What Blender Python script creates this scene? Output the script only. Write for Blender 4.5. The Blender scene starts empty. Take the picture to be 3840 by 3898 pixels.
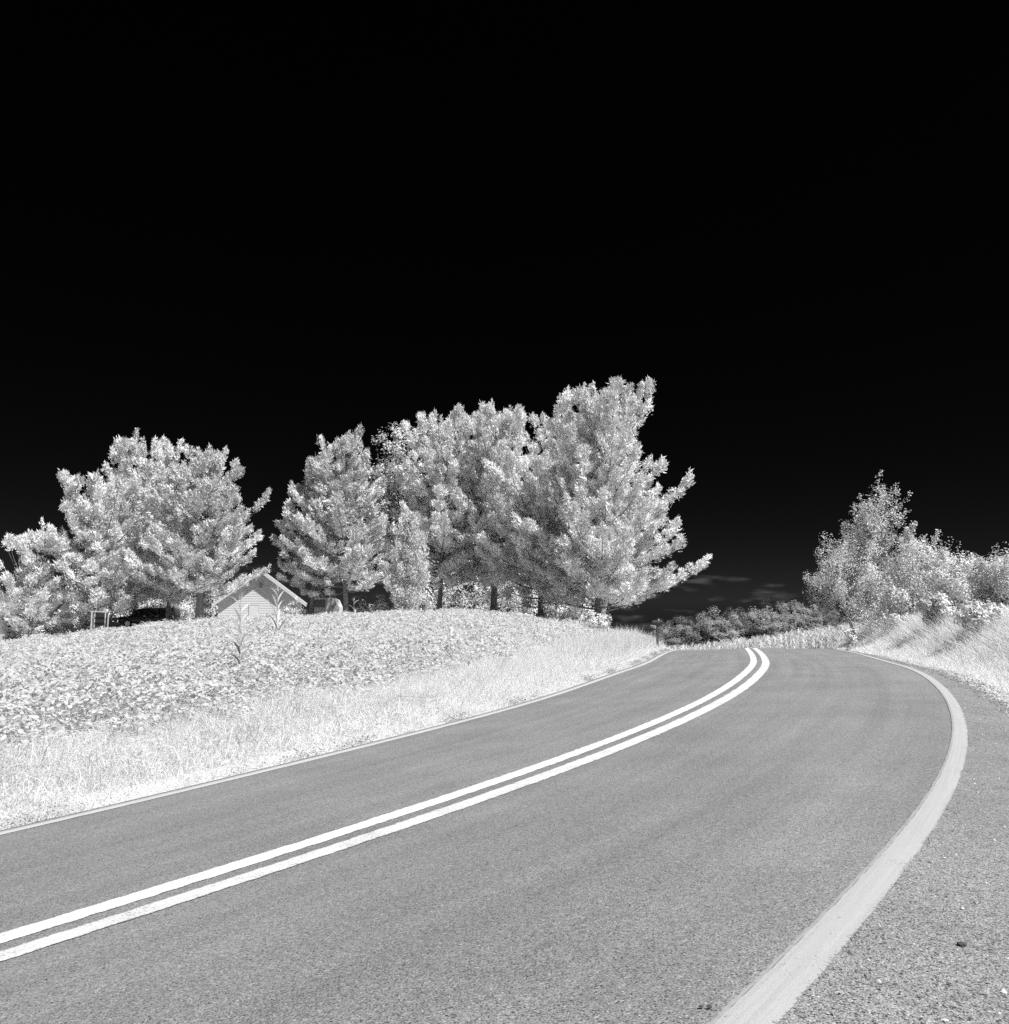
import bpy, math
import numpy as np
from mathutils import Vector

R = math.radians
sc = bpy.context.scene
col = sc.collection

# ---------------------------------------------------------------- camera, sky, sun, exposure
FPX, YH, CX, CY = 2907.6, 2285.9, 1920.0, 1949.0      # photograph pixels (3840 x 3898)
K = 1.12                                              # metres per road-fit unit
EYE = 1.6 * K
PITCH = math.atan((YH - CY) / FPX)
cam = bpy.data.cameras.new('camera')
cam.sensor_fit = 'HORIZONTAL'
cam.sensor_width = 36.0
cam.lens = 36.0 * FPX / 3840.0
cam.clip_start, cam.clip_end = 0.05, 6000
cam_ob = bpy.data.objects.new('camera', cam)
cam_ob.location = (0, 0, EYE)
cam_ob.rotation_euler = (R(90) + PITCH, 0, 0)
col.objects.link(cam_ob)
sc.camera = cam_ob

SUN_AZ, SUN_EL = R(122), R(57)                        # clockwise from +Y (view direction), above horizon
sun = bpy.data.lights.new('sun', 'SUN')
sun.energy = 5.0
sun.angle = R(0.53)
sun.color = (1, 1, 1)
sun_ob = bpy.data.objects.new('sun', sun)
sdir = Vector((math.sin(SUN_AZ) * math.cos(SUN_EL), math.cos(SUN_AZ) * math.cos(SUN_EL), math.sin(SUN_EL)))
sun_ob.rotation_euler = sdir.to_track_quat('Z', 'Y').to_euler()
sun_ob.location = sdir * 60
col.objects.link(sun_ob)

world = bpy.data.worlds.new('World')
sc.world = world
world.use_nodes = True
wt = world.node_tree
wt.nodes.clear()
def wn(t, **kw):
    n = wt.nodes.new(t)
    for k, v in kw.items():
        setattr(n, k, v)
    return n
def wmath(op, a, b=None, c=None):
    n = wn('ShaderNodeMath', operation=op)
    for i, v in enumerate((a, b, c)):
        if v is None:
            continue
        if isinstance(v, (int, float)):
            n.inputs[i].default_value = v
        else:
            wt.links.new(v, n.inputs[i])
    return n.outputs[0]
sky = wn('ShaderNodeTexSky', sky_type='NISHITA', sun_disc=False, sun_elevation=SUN_EL, sun_rotation=SUN_AZ,
         air_density=0.5, dust_density=0.2, ozone_density=1.0, altitude=200)
sep = wn('ShaderNodeSeparateColor')
wt.links.new(sky.outputs[0], sep.inputs[0])
# an infrared plate records only the long-wave end of the clear sky: almost nothing overhead
ir = wmath('POWER', sep.outputs[0], 1.6)
tc = wn('ShaderNodeTexCoord')
sx = wn('ShaderNodeSeparateXYZ')
wt.links.new(tc.outputs['Generated'], sx.inputs[0])
mp = wn('ShaderNodeMapping')
mp.inputs['Scale'].default_value = (7.0, 7.0, 34.0)
mp.inputs['Location'].default_value = (3.1, 0.4, 0.35)
wt.links.new(tc.outputs['Generated'], mp.inputs[0])
nz = wn('ShaderNodeTexNoise')
nz.inputs['Scale'].default_value = 2.2
nz.inputs['Detail'].default_value = 6
wt.links.new(mp.outputs[0], nz.inputs['Vector'])
cl = wn('ShaderNodeMapRange')
cl.interpolation_type = 'SMOOTHSTEP'
cl.inputs[1].default_value, cl.inputs[2].default_value = 0.53, 0.72
wt.links.new(nz.outputs[0], cl.inputs[0])
band = wn('ShaderNodeMapRange')                       # low cloud bank hugs the horizon all the way round
band.interpolation_type = 'SMOOTHSTEP'
band.inputs[1].default_value, band.inputs[2].default_value = 0.050, 0.026
wt.links.new(sx.outputs[2], band.inputs[0])
cloud = wmath('MULTIPLY', wmath('MULTIPLY', cl.outputs[0], band.outputs[0]), 0.04)
tot = wmath('ADD', wmath('MULTIPLY', ir, 0.0010), cloud)
bg = wn('ShaderNodeBackground')
bg.inputs['Strength'].default_value = 0.12
tot = wmath('MULTIPLY', tot, 8.0)
wt.links.new(tot, bg.inputs['Color'])
wo = wn('ShaderNodeOutputWorld')
wt.links.new(bg.outputs[0], wo.inputs[0])

vs = sc.view_settings
vs.view_transform = 'Standard'
vs.look = 'None'
vs.exposure = 0.55
vs.gamma = 1.0
vs.use_curve_mapping = False
sc.cycles.max_bounces = 8
sc.cycles.diffuse_bounces = 4
sc.cycles.transmission_bounces = 6
sc.cycles.use_denoising = False

rng = np.random.default_rng(7)

# ---------------------------------------------------------------- helpers
def ray(px, py):
    dx = (px - CX) / FPX
    dy = -(py - CY) / FPX
    return (dx, math.cos(PITCH) - dy * math.sin(PITCH), math.sin(PITCH) + dy * math.cos(PITCH))
def at(px, py, Y):
    d = ray(px, py)
    t = Y / d[1]
    return d[0] * t, Y, EYE + d[2] * t
def smooth(a, b, x):
    t = np.clip((np.asarray(x, float) - a) / (b - a), 0, 1)
    return t * t * (3 - 2 * t)

def tag(o, label=None, cat=None, group=None, kind=None):
    if label: o['label'] = label
    if cat: o['category'] = cat
    if group: o['group'] = group
    if kind: o['kind'] = kind
    return o
def empty(name, loc, rz=0.0, label=None, cat=None, group=None):
    o = bpy.data.objects.new(name, None)
    o.empty_display_size = 0.2
    o.location = loc
    o.rotation_euler = (0, 0, rz)
    col.objects.link(o)
    return tag(o, label, cat, group)
def mesh_np(name, V, faces, tone=None, uv=None, smooth_sh=False):
    """V (n,3); faces: list of (m,k) int arrays; tone: per-face array in the same order."""
    me = bpy.data.meshes.new(name)
    V = np.ascontiguousarray(V, dtype=np.float32)
    faces = [np.asarray(f, dtype=np.int32) for f in faces if len(f)]
    me.vertices.add(len(V))
    me.vertices.foreach_set('co', V.ravel())
    loops = np.concatenate([f.ravel() for f in faces])
    tot_ = np.concatenate([np.full(len(f), f.shape[1], np.int32) for f in faces])
    start = np.concatenate([[0], np.cumsum(tot_)[:-1]]).astype(np.int32)
    me.loops.add(len(loops))
    me.loops.foreach_set('vertex_index', loops)
    me.polygons.add(len(tot_))
    me.polygons.foreach_set('loop_start', start)
    me.polygons.foreach_set('loop_total', tot_)
    if smooth_sh:
        me.polygons.foreach_set('use_smooth', np.ones(len(tot_), bool))
    if tone is not None:
        a = me.attributes.new('tone', 'FLOAT', 'FACE')
        a.data.foreach_set('value', np.asarray(tone, np.float32))
    if uv is not None:
        u = me.uv_layers.new(name='UVMap')
        u.data.foreach_set('uv', np.asarray(uv, np.float32)[loops].ravel())
    me.update(calc_edges=True)
    me.validate()
    return me
def obj(name, me, mat, parent=None, loc=None):
    o = bpy.data.objects.new(name, me)
    if mat is not None and len(me.materials) == 0:
        me.materials.append(mat)
    if parent is not None:
        o.parent = parent
    if loc is not None:
        o.location = loc
    col.objects.link(o)
    return o
class MB:
    """collects boxes, tubes and polygons into one mesh"""
    def __init__(s): s.v = []; s.f = []
    def poly(s, pts, faces):
        n = len(s.v)
        s.v += [tuple(p) for p in pts]
        s.f += [tuple(n + i for i in f) for f in faces]
        return s
    def box(s, x0, x1, y0, y1, z0, z1):
        return s.poly([(x0, y0, z0), (x1, y0, z0), (x1, y1, z0), (x0, y1, z0), (x0, y0, z1), (x1, y0, z1), (x1, y1, z1), (x0, y1, z1)],
                      [(3, 2, 1, 0), (4, 5, 6, 7), (0, 1, 5, 4), (1, 2, 6, 5), (2, 3, 7, 6), (3, 0, 4, 7)])
    def tube(s, pts, rad, sides=8, caps=True):
        V, F = tube(np.array(pts, float), np.array(rad, float), sides)
        n = len(s.v)
        s.v += [tuple(p) for p in V]
        s.f += [tuple(n + i for i in f) for f in F.tolist()]
        if caps:
            m = len(pts)
            s.f.append(tuple(n + i for i in range(sides))[::-1])
            s.f.append(tuple(n + (m - 1) * sides + i for i in range(sides)))
        return s
    def prism(s, outline, axis, a, b):
        """outline: 2-D points; extruded along axis from a to b"""
        def p3(p, t):
            return (t, p[0], p[1]) if axis == 'x' else (p[0], t, p[1]) if axis == 'y' else (p[0], p[1], t)
        m = len(outline)
        pts = [p3(p, a) for p in outline] + [p3(p, b) for p in outline]
        fs = [tuple(range(m))[::-1], tuple(range(m, 2 * m))] + [(i, (i + 1) % m, m + (i + 1) % m, m + i) for i in range(m)]
        return s.poly(pts, fs)
    def build(s, name, mat, parent=None, bevel=0.0, sm=False):
        me = bpy.data.meshes.new(name)
        me.from_pydata(s.v, [], s.f)
        import bmesh
        bm = bmesh.new(); bm.from_mesh(me)
        bmesh.ops.recalc_face_normals(bm, faces=bm.faces)
        if bevel > 0:
            bmesh.ops.bevel(bm, geom=list(bm.edges), offset=bevel, segments=2, affect='EDGES', profile=0.5)
        bm.to_mesh(me); bm.free()
        if sm:
            me.polygons.foreach_set('use_smooth', [True] * len(me.polygons))
            me.set_sharp_from_angle(angle=R(38))
        return obj(name, me, mat, parent)
def tube(P, rad, sides=5):
    n = len(P)
    T = np.gradient(P, axis=0)
    T /= np.linalg.norm(T, axis=1)[:, None] + 1e-9
    ref = np.where(np.abs(T[:, 2:3]) > 0.9, np.array([[1., 0, 0]]), np.array([[0., 0, 1.]]))
    A = np.cross(T, ref); A /= np.linalg.norm(A, axis=1)[:, None] + 1e-9
    B = np.cross(T, A)
    an = np.arange(sides) * 2 * math.pi / sides
    V = P[:, None, :] + rad[:, None, None] * (np.cos(an)[None, :, None] * A[:, None, :] + np.sin(an)[None, :, None] * B[:, None, :])
    i = np.arange(n - 1)[:, None] * sides
    j = np.arange(sides)[None, :]
    k = (j + 1) % sides
    F = np.stack([i + j, i + k, i + sides + k, i + sides + j], -1).reshape(-1, 4)
    return V.reshape(-1, 3), F
class Tubes:
    def __init__(s): s.V = []; s.F = []; s.n = 0
    def add(s, P, rad, sides=5):
        V, F = tube(np.asarray(P, float), np.asarray(rad, float), sides)
        s.V.append(V); s.F.append(F + s.n); s.n += len(V)
    def mesh(s, name): return mesh_np(name, np.concatenate(s.V), [np.concatenate(s.F)], smooth_sh=True)
def unit(a): return a / (np.linalg.norm(a, axis=-1, keepdims=True) + 1e-9)

# ---------------------------------------------------------------- materials (all neutral: an infrared monochrome place)
def newmat(name):
    m = bpy.data.materials.new(name)
    m.use_nodes = True
    m.node_tree.nodes.clear()
    return m, m.node_tree
def N(t, typ, **kw):
    n = t.nodes.new(typ)
    for k, v in kw.items(): setattr(n, k, v)
    return n
def M(t, op, a, b=None, clamp=False):
    n = N(t, 'ShaderNodeMath', operation=op, use_clamp=clamp)
    for i, v in enumerate((a, b)):
        if v is None: continue
        if isinstance(v, (int, float)): n.inputs[i].default_value = v
        else: t.links.new(v, n.inputs[i])
    return n.outputs[0]
def noise(t, vec, scale, detail=3, rough=0.55):
    n = N(t, 'ShaderNodeTexNoise')
    n.inputs['Scale'].default_value = scale
    n.inputs['Detail'].default_value = detail
    n.inputs['Roughness'].default_value = rough
    if vec is not None: t.links.new(vec, n.inputs['Vector'])
    return n.outputs['Fac']
def rng_map(t, v, a, b, c, d, sm=False):
    n = N(t, 'ShaderNodeMapRange')
    if sm: n.interpolation_type = 'SMOOTHSTEP'
    t.links.new(v, n.inputs[0])
    for i, x in enumerate((a, b, c, d)): n.inputs[i + 1].default_value = x
    return n.outputs[0]
def mix(t, f, a, b):
    # float mix: a*(1-f)+b*f
    n = N(t, 'ShaderNodeMix', data_type='FLOAT')
    for i, v in ((0, f), (2, a), (3, b)):
        if isinstance(v, (int, float)): n.inputs[i].default_value = v
        else: t.links.new(v, n.inputs[i])
    return n.outputs[0]
def finish(t, colour, rough=0.8, spec=0.25, bump=None, strength=0.3, dist=0.01, metallic=0.0):
    b = N(t, 'ShaderNodeBsdfPrincipled')
    if isinstance(colour, (int, float)): b.inputs['Base Color'].default_value = (colour,) * 3 + (1,)
    else: t.links.new(colour, b.inputs['Base Color'])
    if isinstance(rough, (int, float)): b.inputs['Roughness'].default_value = rough
    else: t.links.new(rough, b.inputs['Roughness'])
    b.inputs['Specular IOR Level'].default_value = spec
    b.inputs['Metallic'].default_value = metallic
    if bump is not None:
        bp = N(t, 'ShaderNodeBump')
        bp.inputs['Strength'].default_value = strength
        bp.inputs['Distance'].default_value = dist
        t.links.new(bump, bp.inputs['Height'])
        t.links.new(bp.outputs[0], b.inputs['Normal'])
    o = N(t, 'ShaderNodeOutputMaterial')
    t.links.new(b.outputs[0], o.inputs[0])
def pos(t): return N(t, 'ShaderNodeNewGeometry').outputs['Position']
def objco(t): return N(t, 'ShaderNodeTexCoord').outputs['Object']
def simple(name, a, var=0.15, scale=6, rough=0.8, spec=0.25, bump=0.2, metallic=0.0):
    m, t = newmat(name)
    n = noise(t, objco(t), scale, 5)
    c = rng_map(t, n, 0.3, 0.7, a * (1 - var), a * (1 + var))
    finish(t, c, rough, spec, n, bump, 0.02, metallic)
    return m
def foliage(name, lo, hi, trans=0.35):
    m, t = newmat(name)
    a = N(t, 'ShaderNodeAttribute', attribute_name='tone')
    c = rng_map(t, a.outputs['Fac'], 0, 1, lo, hi)
    d = N(t, 'ShaderNodeBsdfDiffuse'); tr = N(t, 'ShaderNodeBsdfTranslucent')
    t.links.new(c, d.inputs[0]); t.links.new(c, tr.inputs[0])
    mx = N(t, 'ShaderNodeMixShader'); mx.inputs[0].default_value = trans
    t.links.new(d.outputs[0], mx.inputs[1]); t.links.new(tr.outputs[0], mx.inputs[2])
    o = N(t, 'ShaderNodeOutputMaterial'); t.links.new(mx.outputs[0], o.inputs[0])
    return m
def asphalt_value(t, uvs=True):
    """grey of worn asphalt: aggregate specks, blotches, faint wheel tracks along the lanes"""
    p = pos(t)
    fine = noise(t, p, 150, 2, 0.75)
    mid = noise(t, p, 38, 3, 0.6)
    big = noise(t, p, 0.8, 4, 0.5)
    vor = N(t, 'ShaderNodeTexVoronoi', feature='F1'); vor.inputs['Scale'].default_value = 170
    t.links.new(p, vor.inputs['Vector'])
    sepc = N(t, 'ShaderNodeSeparateColor'); t.links.new(vor.outputs['Color'], sepc.inputs[0])
    c = rng_map(t, fine, 0.30, 0.70, 0.055, 0.348)
    c = M(t, 'MULTIPLY', c, rng_map(t, mid, 0.3, 0.7, 0.80, 1.20))
    c = M(t, 'MULTIPLY', c, rng_map(t, big, 0.3, 0.7, 0.9, 1.1))
    c = M(t, 'ADD', c, rng_map(t, sepc.outputs[0], 0.94, 1.0, 0.0, 0.22))
    c = M(t, 'MULTIPLY', c, rng_map(t, sepc.outputs[1], 0.03, 0.13, 0.25, 1.0))
    if uvs:
        uv = N(t, 'ShaderNodeUVMap', uv_map='UVMap')
        mpn = N(t, 'ShaderNodeMapping'); mpn.inputs['Scale'].default_value = (3.0, 0.09, 1)
        t.links.new(uv.outputs[0], mpn.inputs[0])
        st = noise(t, mpn.outputs[0], 1.0, 4, 0.6)
        c = M(t, 'MULTIPLY', c, rng_map(t, st, 0.3, 0.7, 0.88, 1.13))
    h = M(t, 'ADD', fine, M(t, 'MULTIPLY', vor.outputs['Distance'], -0.8))
    return c, h
m_road, t = newmat('asphalt'); c, h = asphalt_value(t); finish(t, c, 0.85, 0.2, h, 0.35, 0.006)
def paint_mat(name, a, wear_lo, wear_hi, joint=None):
    m, t = newmat(name)
    ca, h = asphalt_value(t, False)
    p = pos(t)
    uv = N(t, 'ShaderNodeUVMap', uv_map='UVMap')
    su = N(t, 'ShaderNodeSeparateXYZ'); t.links.new(uv.outputs[0], su.inputs[0])
    w1 = noise(t, p, 75, 3, 0.7)
    w2 = noise(t, p, 3.5, 4, 0.6)
    edge = M(t, 'ABSOLUTE', M(t, 'SUBTRACT', su.outputs[0], 0.5))
    e2 = rng_map(t, edge, 0.40, 0.5, 0.0, 0.17)
    w = M(t, 'ADD', M(t, 'ADD', w1, M(t, 'MULTIPLY', w2, 0.35)), e2)
    f = rng_map(t, w, wear_lo, wear_hi, 0, 1, True)
    mpn = N(t, 'ShaderNodeMapping'); mpn.inputs['Scale'].default_value = (7.0, 0.7, 1)
    t.links.new(uv.outputs[0], mpn.inputs[0])
    st = noise(t, mpn.outputs[0], 1.0, 4, 0.65)
    pc = M(t, 'MULTIPLY', rng_map(t, w1, 0.25, 0.75, a * 0.9, a * 1.08), rng_map(t, st, 0.3, 0.7, 0.9, 1.06))
    c = mix(t, f, pc, ca)
    if joint is not None:                              # pavement joint that runs along inside the line
        wob = M(t, 'MULTIPLY', M(t, 'SUBTRACT', noise(t, p, 2.0, 3), 0.5), 0.06)
        dj = M(t, 'ABSOLUTE', M(t, 'SUBTRACT', M(t, 'ADD', su.outputs[0], wob), joint))
        j = M(t, 'MULTIPLY', rng_map(t, dj, 0.008, 0.03, 1, 0), rng_map(t, noise(t, p, 9, 3), 0.42, 0.56, 0, 1))
        c = mix(t, M(t, 'MULTIPLY', j, 0.7), c, 0.12)
        strip = rng_map(t, su.outputs[0], joint - 0.02, joint + 0.02, 0.82, 1.0)
        c = M(t, 'MULTIPLY', c, strip)
    finish(t, c, 0.75, 0.2, h, 0.25, 0.004)
    return m
m_centre = paint_mat('centre_paint', 0.68, 0.76, 0.88)
m_centre_w = paint_mat('worn_centre_paint', 0.63, 0.70, 0.86)
m_edge = paint_mat('edge_paint', 0.41, 0.76, 0.88, joint=0.17)
m_edge_l = paint_mat('edge_paint_thin', 0.50, 0.76, 0.90, joint=0.3)
m_shoulder, t = newmat('shoulder_gravel')
c, h = asphalt_value(t, False)
p = pos(t)
dk = rng_map(t, noise(t, p, 2.1, 5, 0.65), 0.45, 0.65, 1.0, 0.85)
v2 = N(t, 'ShaderNodeTexVoronoi', feature='F1'); v2.inputs['Scale'].default_value = 150
mp2 = N(t, 'ShaderNodeMapping'); mp2.inputs['Scale'].default_value = (1, 1.0, 1); mp2.inputs['Rotation'].default_value = (0, 0, 0.4)
t.links.new(p, mp2.inputs[0]); t.links.new(mp2.outputs[0], v2.inputs['Vector'])
s2 = N(t, 'ShaderNodeSeparateColor'); t.links.new(v2.outputs['Color'], s2.inputs[0])
c = M(t, 'MULTIPLY', c, rng_map(t, s2.outputs[0], 0.05, 0.14, 0.25, 1.0))  # dark specks painted in as the shadows and gaps between gravel stones
c = M(t, 'MULTIPLY', M(t, 'MULTIPLY', c, dk), 1.26)
g = noise(t, p, 70, 2)
finish(t, c, 0.9, 0.15, M(t, 'ADD', h, M(t, 'MULTIPLY', g, 1.2)), 0.55, 0.010)
m_ground, t = newmat('meadow_ground')
p = pos(t)
c = rng_map(t, noise(t, p, 1.3, 6, 0.6), 0.3, 0.7, 0.46, 0.60)
c = M(t, 'MULTIPLY', c, rng_map(t, noise(t, p, 24, 4, 0.7), 0.25, 0.75, 0.7, 1.25))
finish(t, c, 0.95, 0.05, noise(t, p, 30, 4), 0.8, 0.03)

m_pine = foliage('pine_needles', 0.60, 0.98, 0.15)
m_cedar = foliage('cedar_sprays', 0.44, 0.93, 0.12)
m_leaf = foliage('broad_leaves', 0.50, 0.95, 0.15)
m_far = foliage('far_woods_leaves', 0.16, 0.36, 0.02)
m_soy = foliage('soybean_leaves', 0.52, 0.75, 0.44)
m_grass = foliage('dry_grass', 0.73, 0.88, 0.50)
m_corn = foliage('corn_leaves', 0.50, 0.80, 0.32)
m_corn_dry = foliage('dried_corn_leaves', 0.16, 0.30, 0.15)
m_bark = simple('bark', 0.20, 0.35, 9, 0.95, 0.05, 0.8)
m_white = simple('white_paint', 0.52, 0.05, 5)
m_trim = simple('white_trim', 0.50, 0.04, 5)
m_roof = simple('dark_shingles', 0.10, 0.3, 12)
m_roof_h = simple('pale_shingles', 0.42, 0.2, 14)
m_glass = simple('dark_glass', 0.012, 0.2, 2, 0.08, 0.5, 0.0)
m_carpaint = simple('dark_car_paint', 0.018, 0.1, 3, 0.25, 0.5, 0.0)
m_rubber = simple('tyre_rubber', 0.03, 0.2, 8, 0.9)
m_chrome = simple('wheel_metal', 0.5, 0.1, 8, 0.35, 0.5, 0.0, 0.8)
m_lamp = simple('lamp_lens', 0.45, 0.1, 8, 0.15, 0.5, 0.0)
m_dark = simple('dark_metal', 0.03, 0.2, 8, 0.6)
m_post = simple('weathered_post', 0.07, 0.3, 10, 0.9)
m_stone = simple('pebble', 0.30, 0.3, 20, 0.9)
m_stone_d = simple('dark_pebble', 0.06, 0.3, 20, 0.9)
m_stone_w = simple('pale_pebble', 0.72, 0.1, 20, 0.9)

# ---------------------------------------------------------------- road geometry (fitted to the photograph's three painted lines)
kn = np.array([-3, 4, 9, 14, 19, 24, 30, 38, 48.])
kapv = np.array([-0.018, -0.0182, -0.0207, -0.0172, -0.0107, -0.0011, 0.0054, -0.0109, -0.0061])
zv = np.array([0.1372, 0.1189, 0.1283, 0.135, -0.0163, -0.1004, -0.3246, -0.86, -2.1])
brv = np.array([0.2102, 0.0795, 0.0462, 0.026, 0.0122, 0.0075, 0.0067, 0.005, 0.0062])
blv = np.array([0.1245, 0.0826, 0.0759, 0.0624, 0.0523, 0.05, 0.0509, 0.0545, 0.055])
S0 = np.linspace(-3, 48, 160); ds = S0[1] - S0[0]
def sm15(v, mode):
    kw = dict(reflect_type='odd') if mode == 'reflect' else {}
    return np.convolve(np.pad(v, 7, mode=mode, **kw), np.ones(15) / 15, 'valid')
th = 0.6423 + np.cumsum(np.interp(S0, kn, kapv)) * ds
th -= np.interp(0, S0, th) - 0.6423
RX = np.cumsum(np.sin(th)) * ds; RY = np.cumsum(np.cos(th)) * ds
RX += -1.4672 - np.interp(0, S0, RX); RY += 4.3089 - np.interp(0, S0, RY)
RZ = sm15(np.interp(S0, kn, zv), 'reflect')
BR = sm15(np.interp(S0, kn, brv), 'edge'); BL = sm15(np.interp(S0, kn, blv), 'edge')
# extend behind the camera and beyond the crest
def ext(n, step, i, sgn, kap):
    xs, ys, ts = [], [], []
    x, y, a = RX[i], RY[i], th[i]
    for _ in range(n):
        a += sgn * kap * step
        x += sgn * math.sin(a) * step; y += sgn * math.cos(a) * step
        xs.append(x); ys.append(y); ts.append(a)
    return np.array(xs), np.array(ys), np.array(ts)
bx, by, bt = ext(60, 0.6, 0, -1, -0.012)
fx, fy, ft = ext(60, 0.6, -1, 1, -0.03)
nb, nf = len(bx), len(fx)
Sx = np.concatenate([S0[0] - 0.6 * np.arange(nb, 0, -1), S0, S0[-1] + 0.6 * np.arange(1, nf + 1)]) * K
RX = np.concatenate([bx[::-1], RX, fx]) * K
RY = np.concatenate([by[::-1], RY, fy]) * K
TH = np.concatenate([bt[::-1], th, ft])
RZ = np.concatenate([np.full(nb, RZ[0]), RZ, RZ[-1] - 0.12 * 0.6 * np.arange(1, nf + 1)]) * K
BR = np.concatenate([np.full(nb, BR[0]), BR, np.full(nf, BR[-1])])
BL = np.concatenate([np.full(nb, BL[0]), BL, np.full(nf, BL[-1])])
W = 3.079 * K                                          # centre line to edge line
PL = -3.63                                             # left pavement edge
def shoulder_edge(s): return np.interp(s, [-40, 2, 9.5, 13, 18, 30, 90], [5.2, 4.6, 4.15, 3.98, 3.9, 3.72, 3.7])
def road_pt(i, o, dz=0.0):
    o = np.asarray(o, float)
    x = RX[i] + o * np.cos(TH[i]); y = RY[i] - o * np.sin(TH[i])
    oc = np.clip(o, PL, W)
    z = RZ[i] + np.where(oc > 0, BR[i], BL[i]) * oc + 0.35 * np.minimum(0, -(o - W)) * 0.08 * (o > W) + dz
    return np.stack([x, y, z], -1)
def so(x, y):
    """nearest road station index and signed offset (right positive)"""
    x = np.asarray(x, float).ravel(); y = np.asarray(y, float).ravel()
    idx = np.empty(len(x), int)
    for a in range(0, len(x), 20000):
        b = slice(a, a + 20000)
        idx[b] = ((x[b, None] - RX[None]) ** 2 + (y[b, None] - RY[None]) ** 2).argmin(1)
    o = (x - RX[idx]) * np.cos(TH[idx]) - (y - RY[idx]) * np.sin(TH[idx])
    d = np.hypot(x - RX[idx], y - RY[idx])
    o = np.where(np.abs(o) < d * 0.7, np.sign(o + 1e-6) * d, o)
    return idx, o
def road_z(x, y, idx, o):
    sv = Sx[idx] + (x - RX[idx]) * np.sin(TH[idx]) + (y - RY[idx]) * np.cos(TH[idx])
    oc = np.clip(o, PL, W)
    return np.interp(sv, Sx, RZ) + np.where(oc > 0, np.interp(sv, Sx, BR), np.interp(sv, Sx, BL)) * oc
az_px = lambda p: (np.asarray(p, float) - CX) / FPX
RIDGE_AZ = az_px([-900, 0, 350, 700, 1000, 1400, 1700, 1850, 2000, 2150, 2300, 2500, 2700])
RIDGE_Z = np.array([-2.2, -1.12, -0.50, 0.08, 0.32, 0.50, 0.66, 0.60, 0.32, 0.02, -0.10, -0.35, -0.6])
def ground(x, y):
    sh = np.shape(x)
    x = np.asarray(x, float).ravel(); y = np.asarray(y, float).ravel()
    idx, o = so(x, y)
    az = x / np.maximum(y, 4.0)
    rz = np.interp(az, RIDGE_AZ, RIDGE_Z)
    e = smooth(4, 46, y) * 0.55 + 0.45 * np.clip((y - 7) / 33, 0, 1)
    e = np.clip(e / 0.94, 0, 1)
    near = -0.22
    base = np.interp(az, [-0.9, -0.66, -0.42, 0.0, 0.2], [-3.2, -2.4, -0.9, -0.5, -0.9])
    F = near * (1 - e) + rz * e
    far = smooth(41, 76, y)
    F = F * (1 - far) + base * far - 0.045 * np.maximum(0, y - 85)
    B = np.interp(y, [0, 15, 25, 35, 52, 60, 70, 80, 100, 150, 400, 1500, 3000], [0, .1, -.05, -.35, -2.6, -3.8, -4.6, -5.1, -6.6, -11, -30, -110, -220])
    V = B + np.clip(az - 0.22, 0, 0.5) * 8 * smooth(52, 66, y)
    wv = smooth(0.13, 0.25, az) * smooth(42, 60, y)
    left = F * (1 - wv) + V * wv
    oe = shoulder_edge(Sx[idx])
    dr = np.maximum(0, o - oe)
    ez = RZ[idx] + BR[idx] * W
    bank = np.interp(dr, [0, 0.8, 3.0, 7, 14, 40], [0, 0.12, 1.1, 1.75, 2.3, 2.6])
    rb = np.maximum(ez, -3.2) + bank
    rb = rb - 0.05 * np.maximum(0, y - 45)
    wv2 = (1 - smooth(0.40, 0.50, az)) * smooth(40, 56, y)
    right = rb * (1 - wv2) + V * wv2
    sd = 1 / (1 + np.exp(-np.clip(o / 0.7, -30, 30)))
    nat = left * (1 - sd) + right * sd
    out = np.maximum(PL - o, o - oe)                   # distance outside the pavement
    oc = np.clip(o, PL, W)
    zr = road_z(x, y, idx, o)
    onroad = (Sx[idx] > Sx[0] + 1) & (Sx[idx] < Sx[-1] - 3)
    k = np.where(onroad, smooth(0.0, 3.0, out), 1.0)
    z = (zr - 0.03) * (1 - k) + nat * k
    z = np.where(onroad & (out < 0), zr - 0.03 - 0.12 * smooth(0.0, -0.4, out), z)
    return z.reshape(sh)
def gz(x, y): return float(ground(np.array([x]), np.array([y]))[0])

# ---- ground sheet
def axis(dense0, dense1, step, lo, hi, g=1.13):
    a = list(np.arange(dense0, dense1 + 1e-6, step))
    s_ = step
    while a[-1] < hi: s_ *= g; a.append(a[-1] + s_)
    s_ = step
    while a[0] > lo: s_ *= g; a.insert(0, a[0] - s_)
    return np.array(a)
gx = axis(-14, 20, 0.28, -2600, 2600); gy = axis(-3, 46, 0.28, -400, 3000)
GX, GY = np.meshgrid(gx, gy)
GZ = ground(GX, GY)
nx, ny = len(gx), len(gy)
ii = (np.arange(ny - 1)[:, None] * nx + np.arange(nx - 1)[None]).ravel()
gf = np.stack([ii, ii + 1, ii + nx + 1, ii + nx], 1)
g_ob = obj('ground', mesh_np('ground', np.stack([GX, GY, GZ], -1).reshape(-1, 3), [gf], smooth_sh=True), m_ground)
tag(g_ob, 'pale meadow ground under the field, verges and bank', 'ground', kind='structure')

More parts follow.
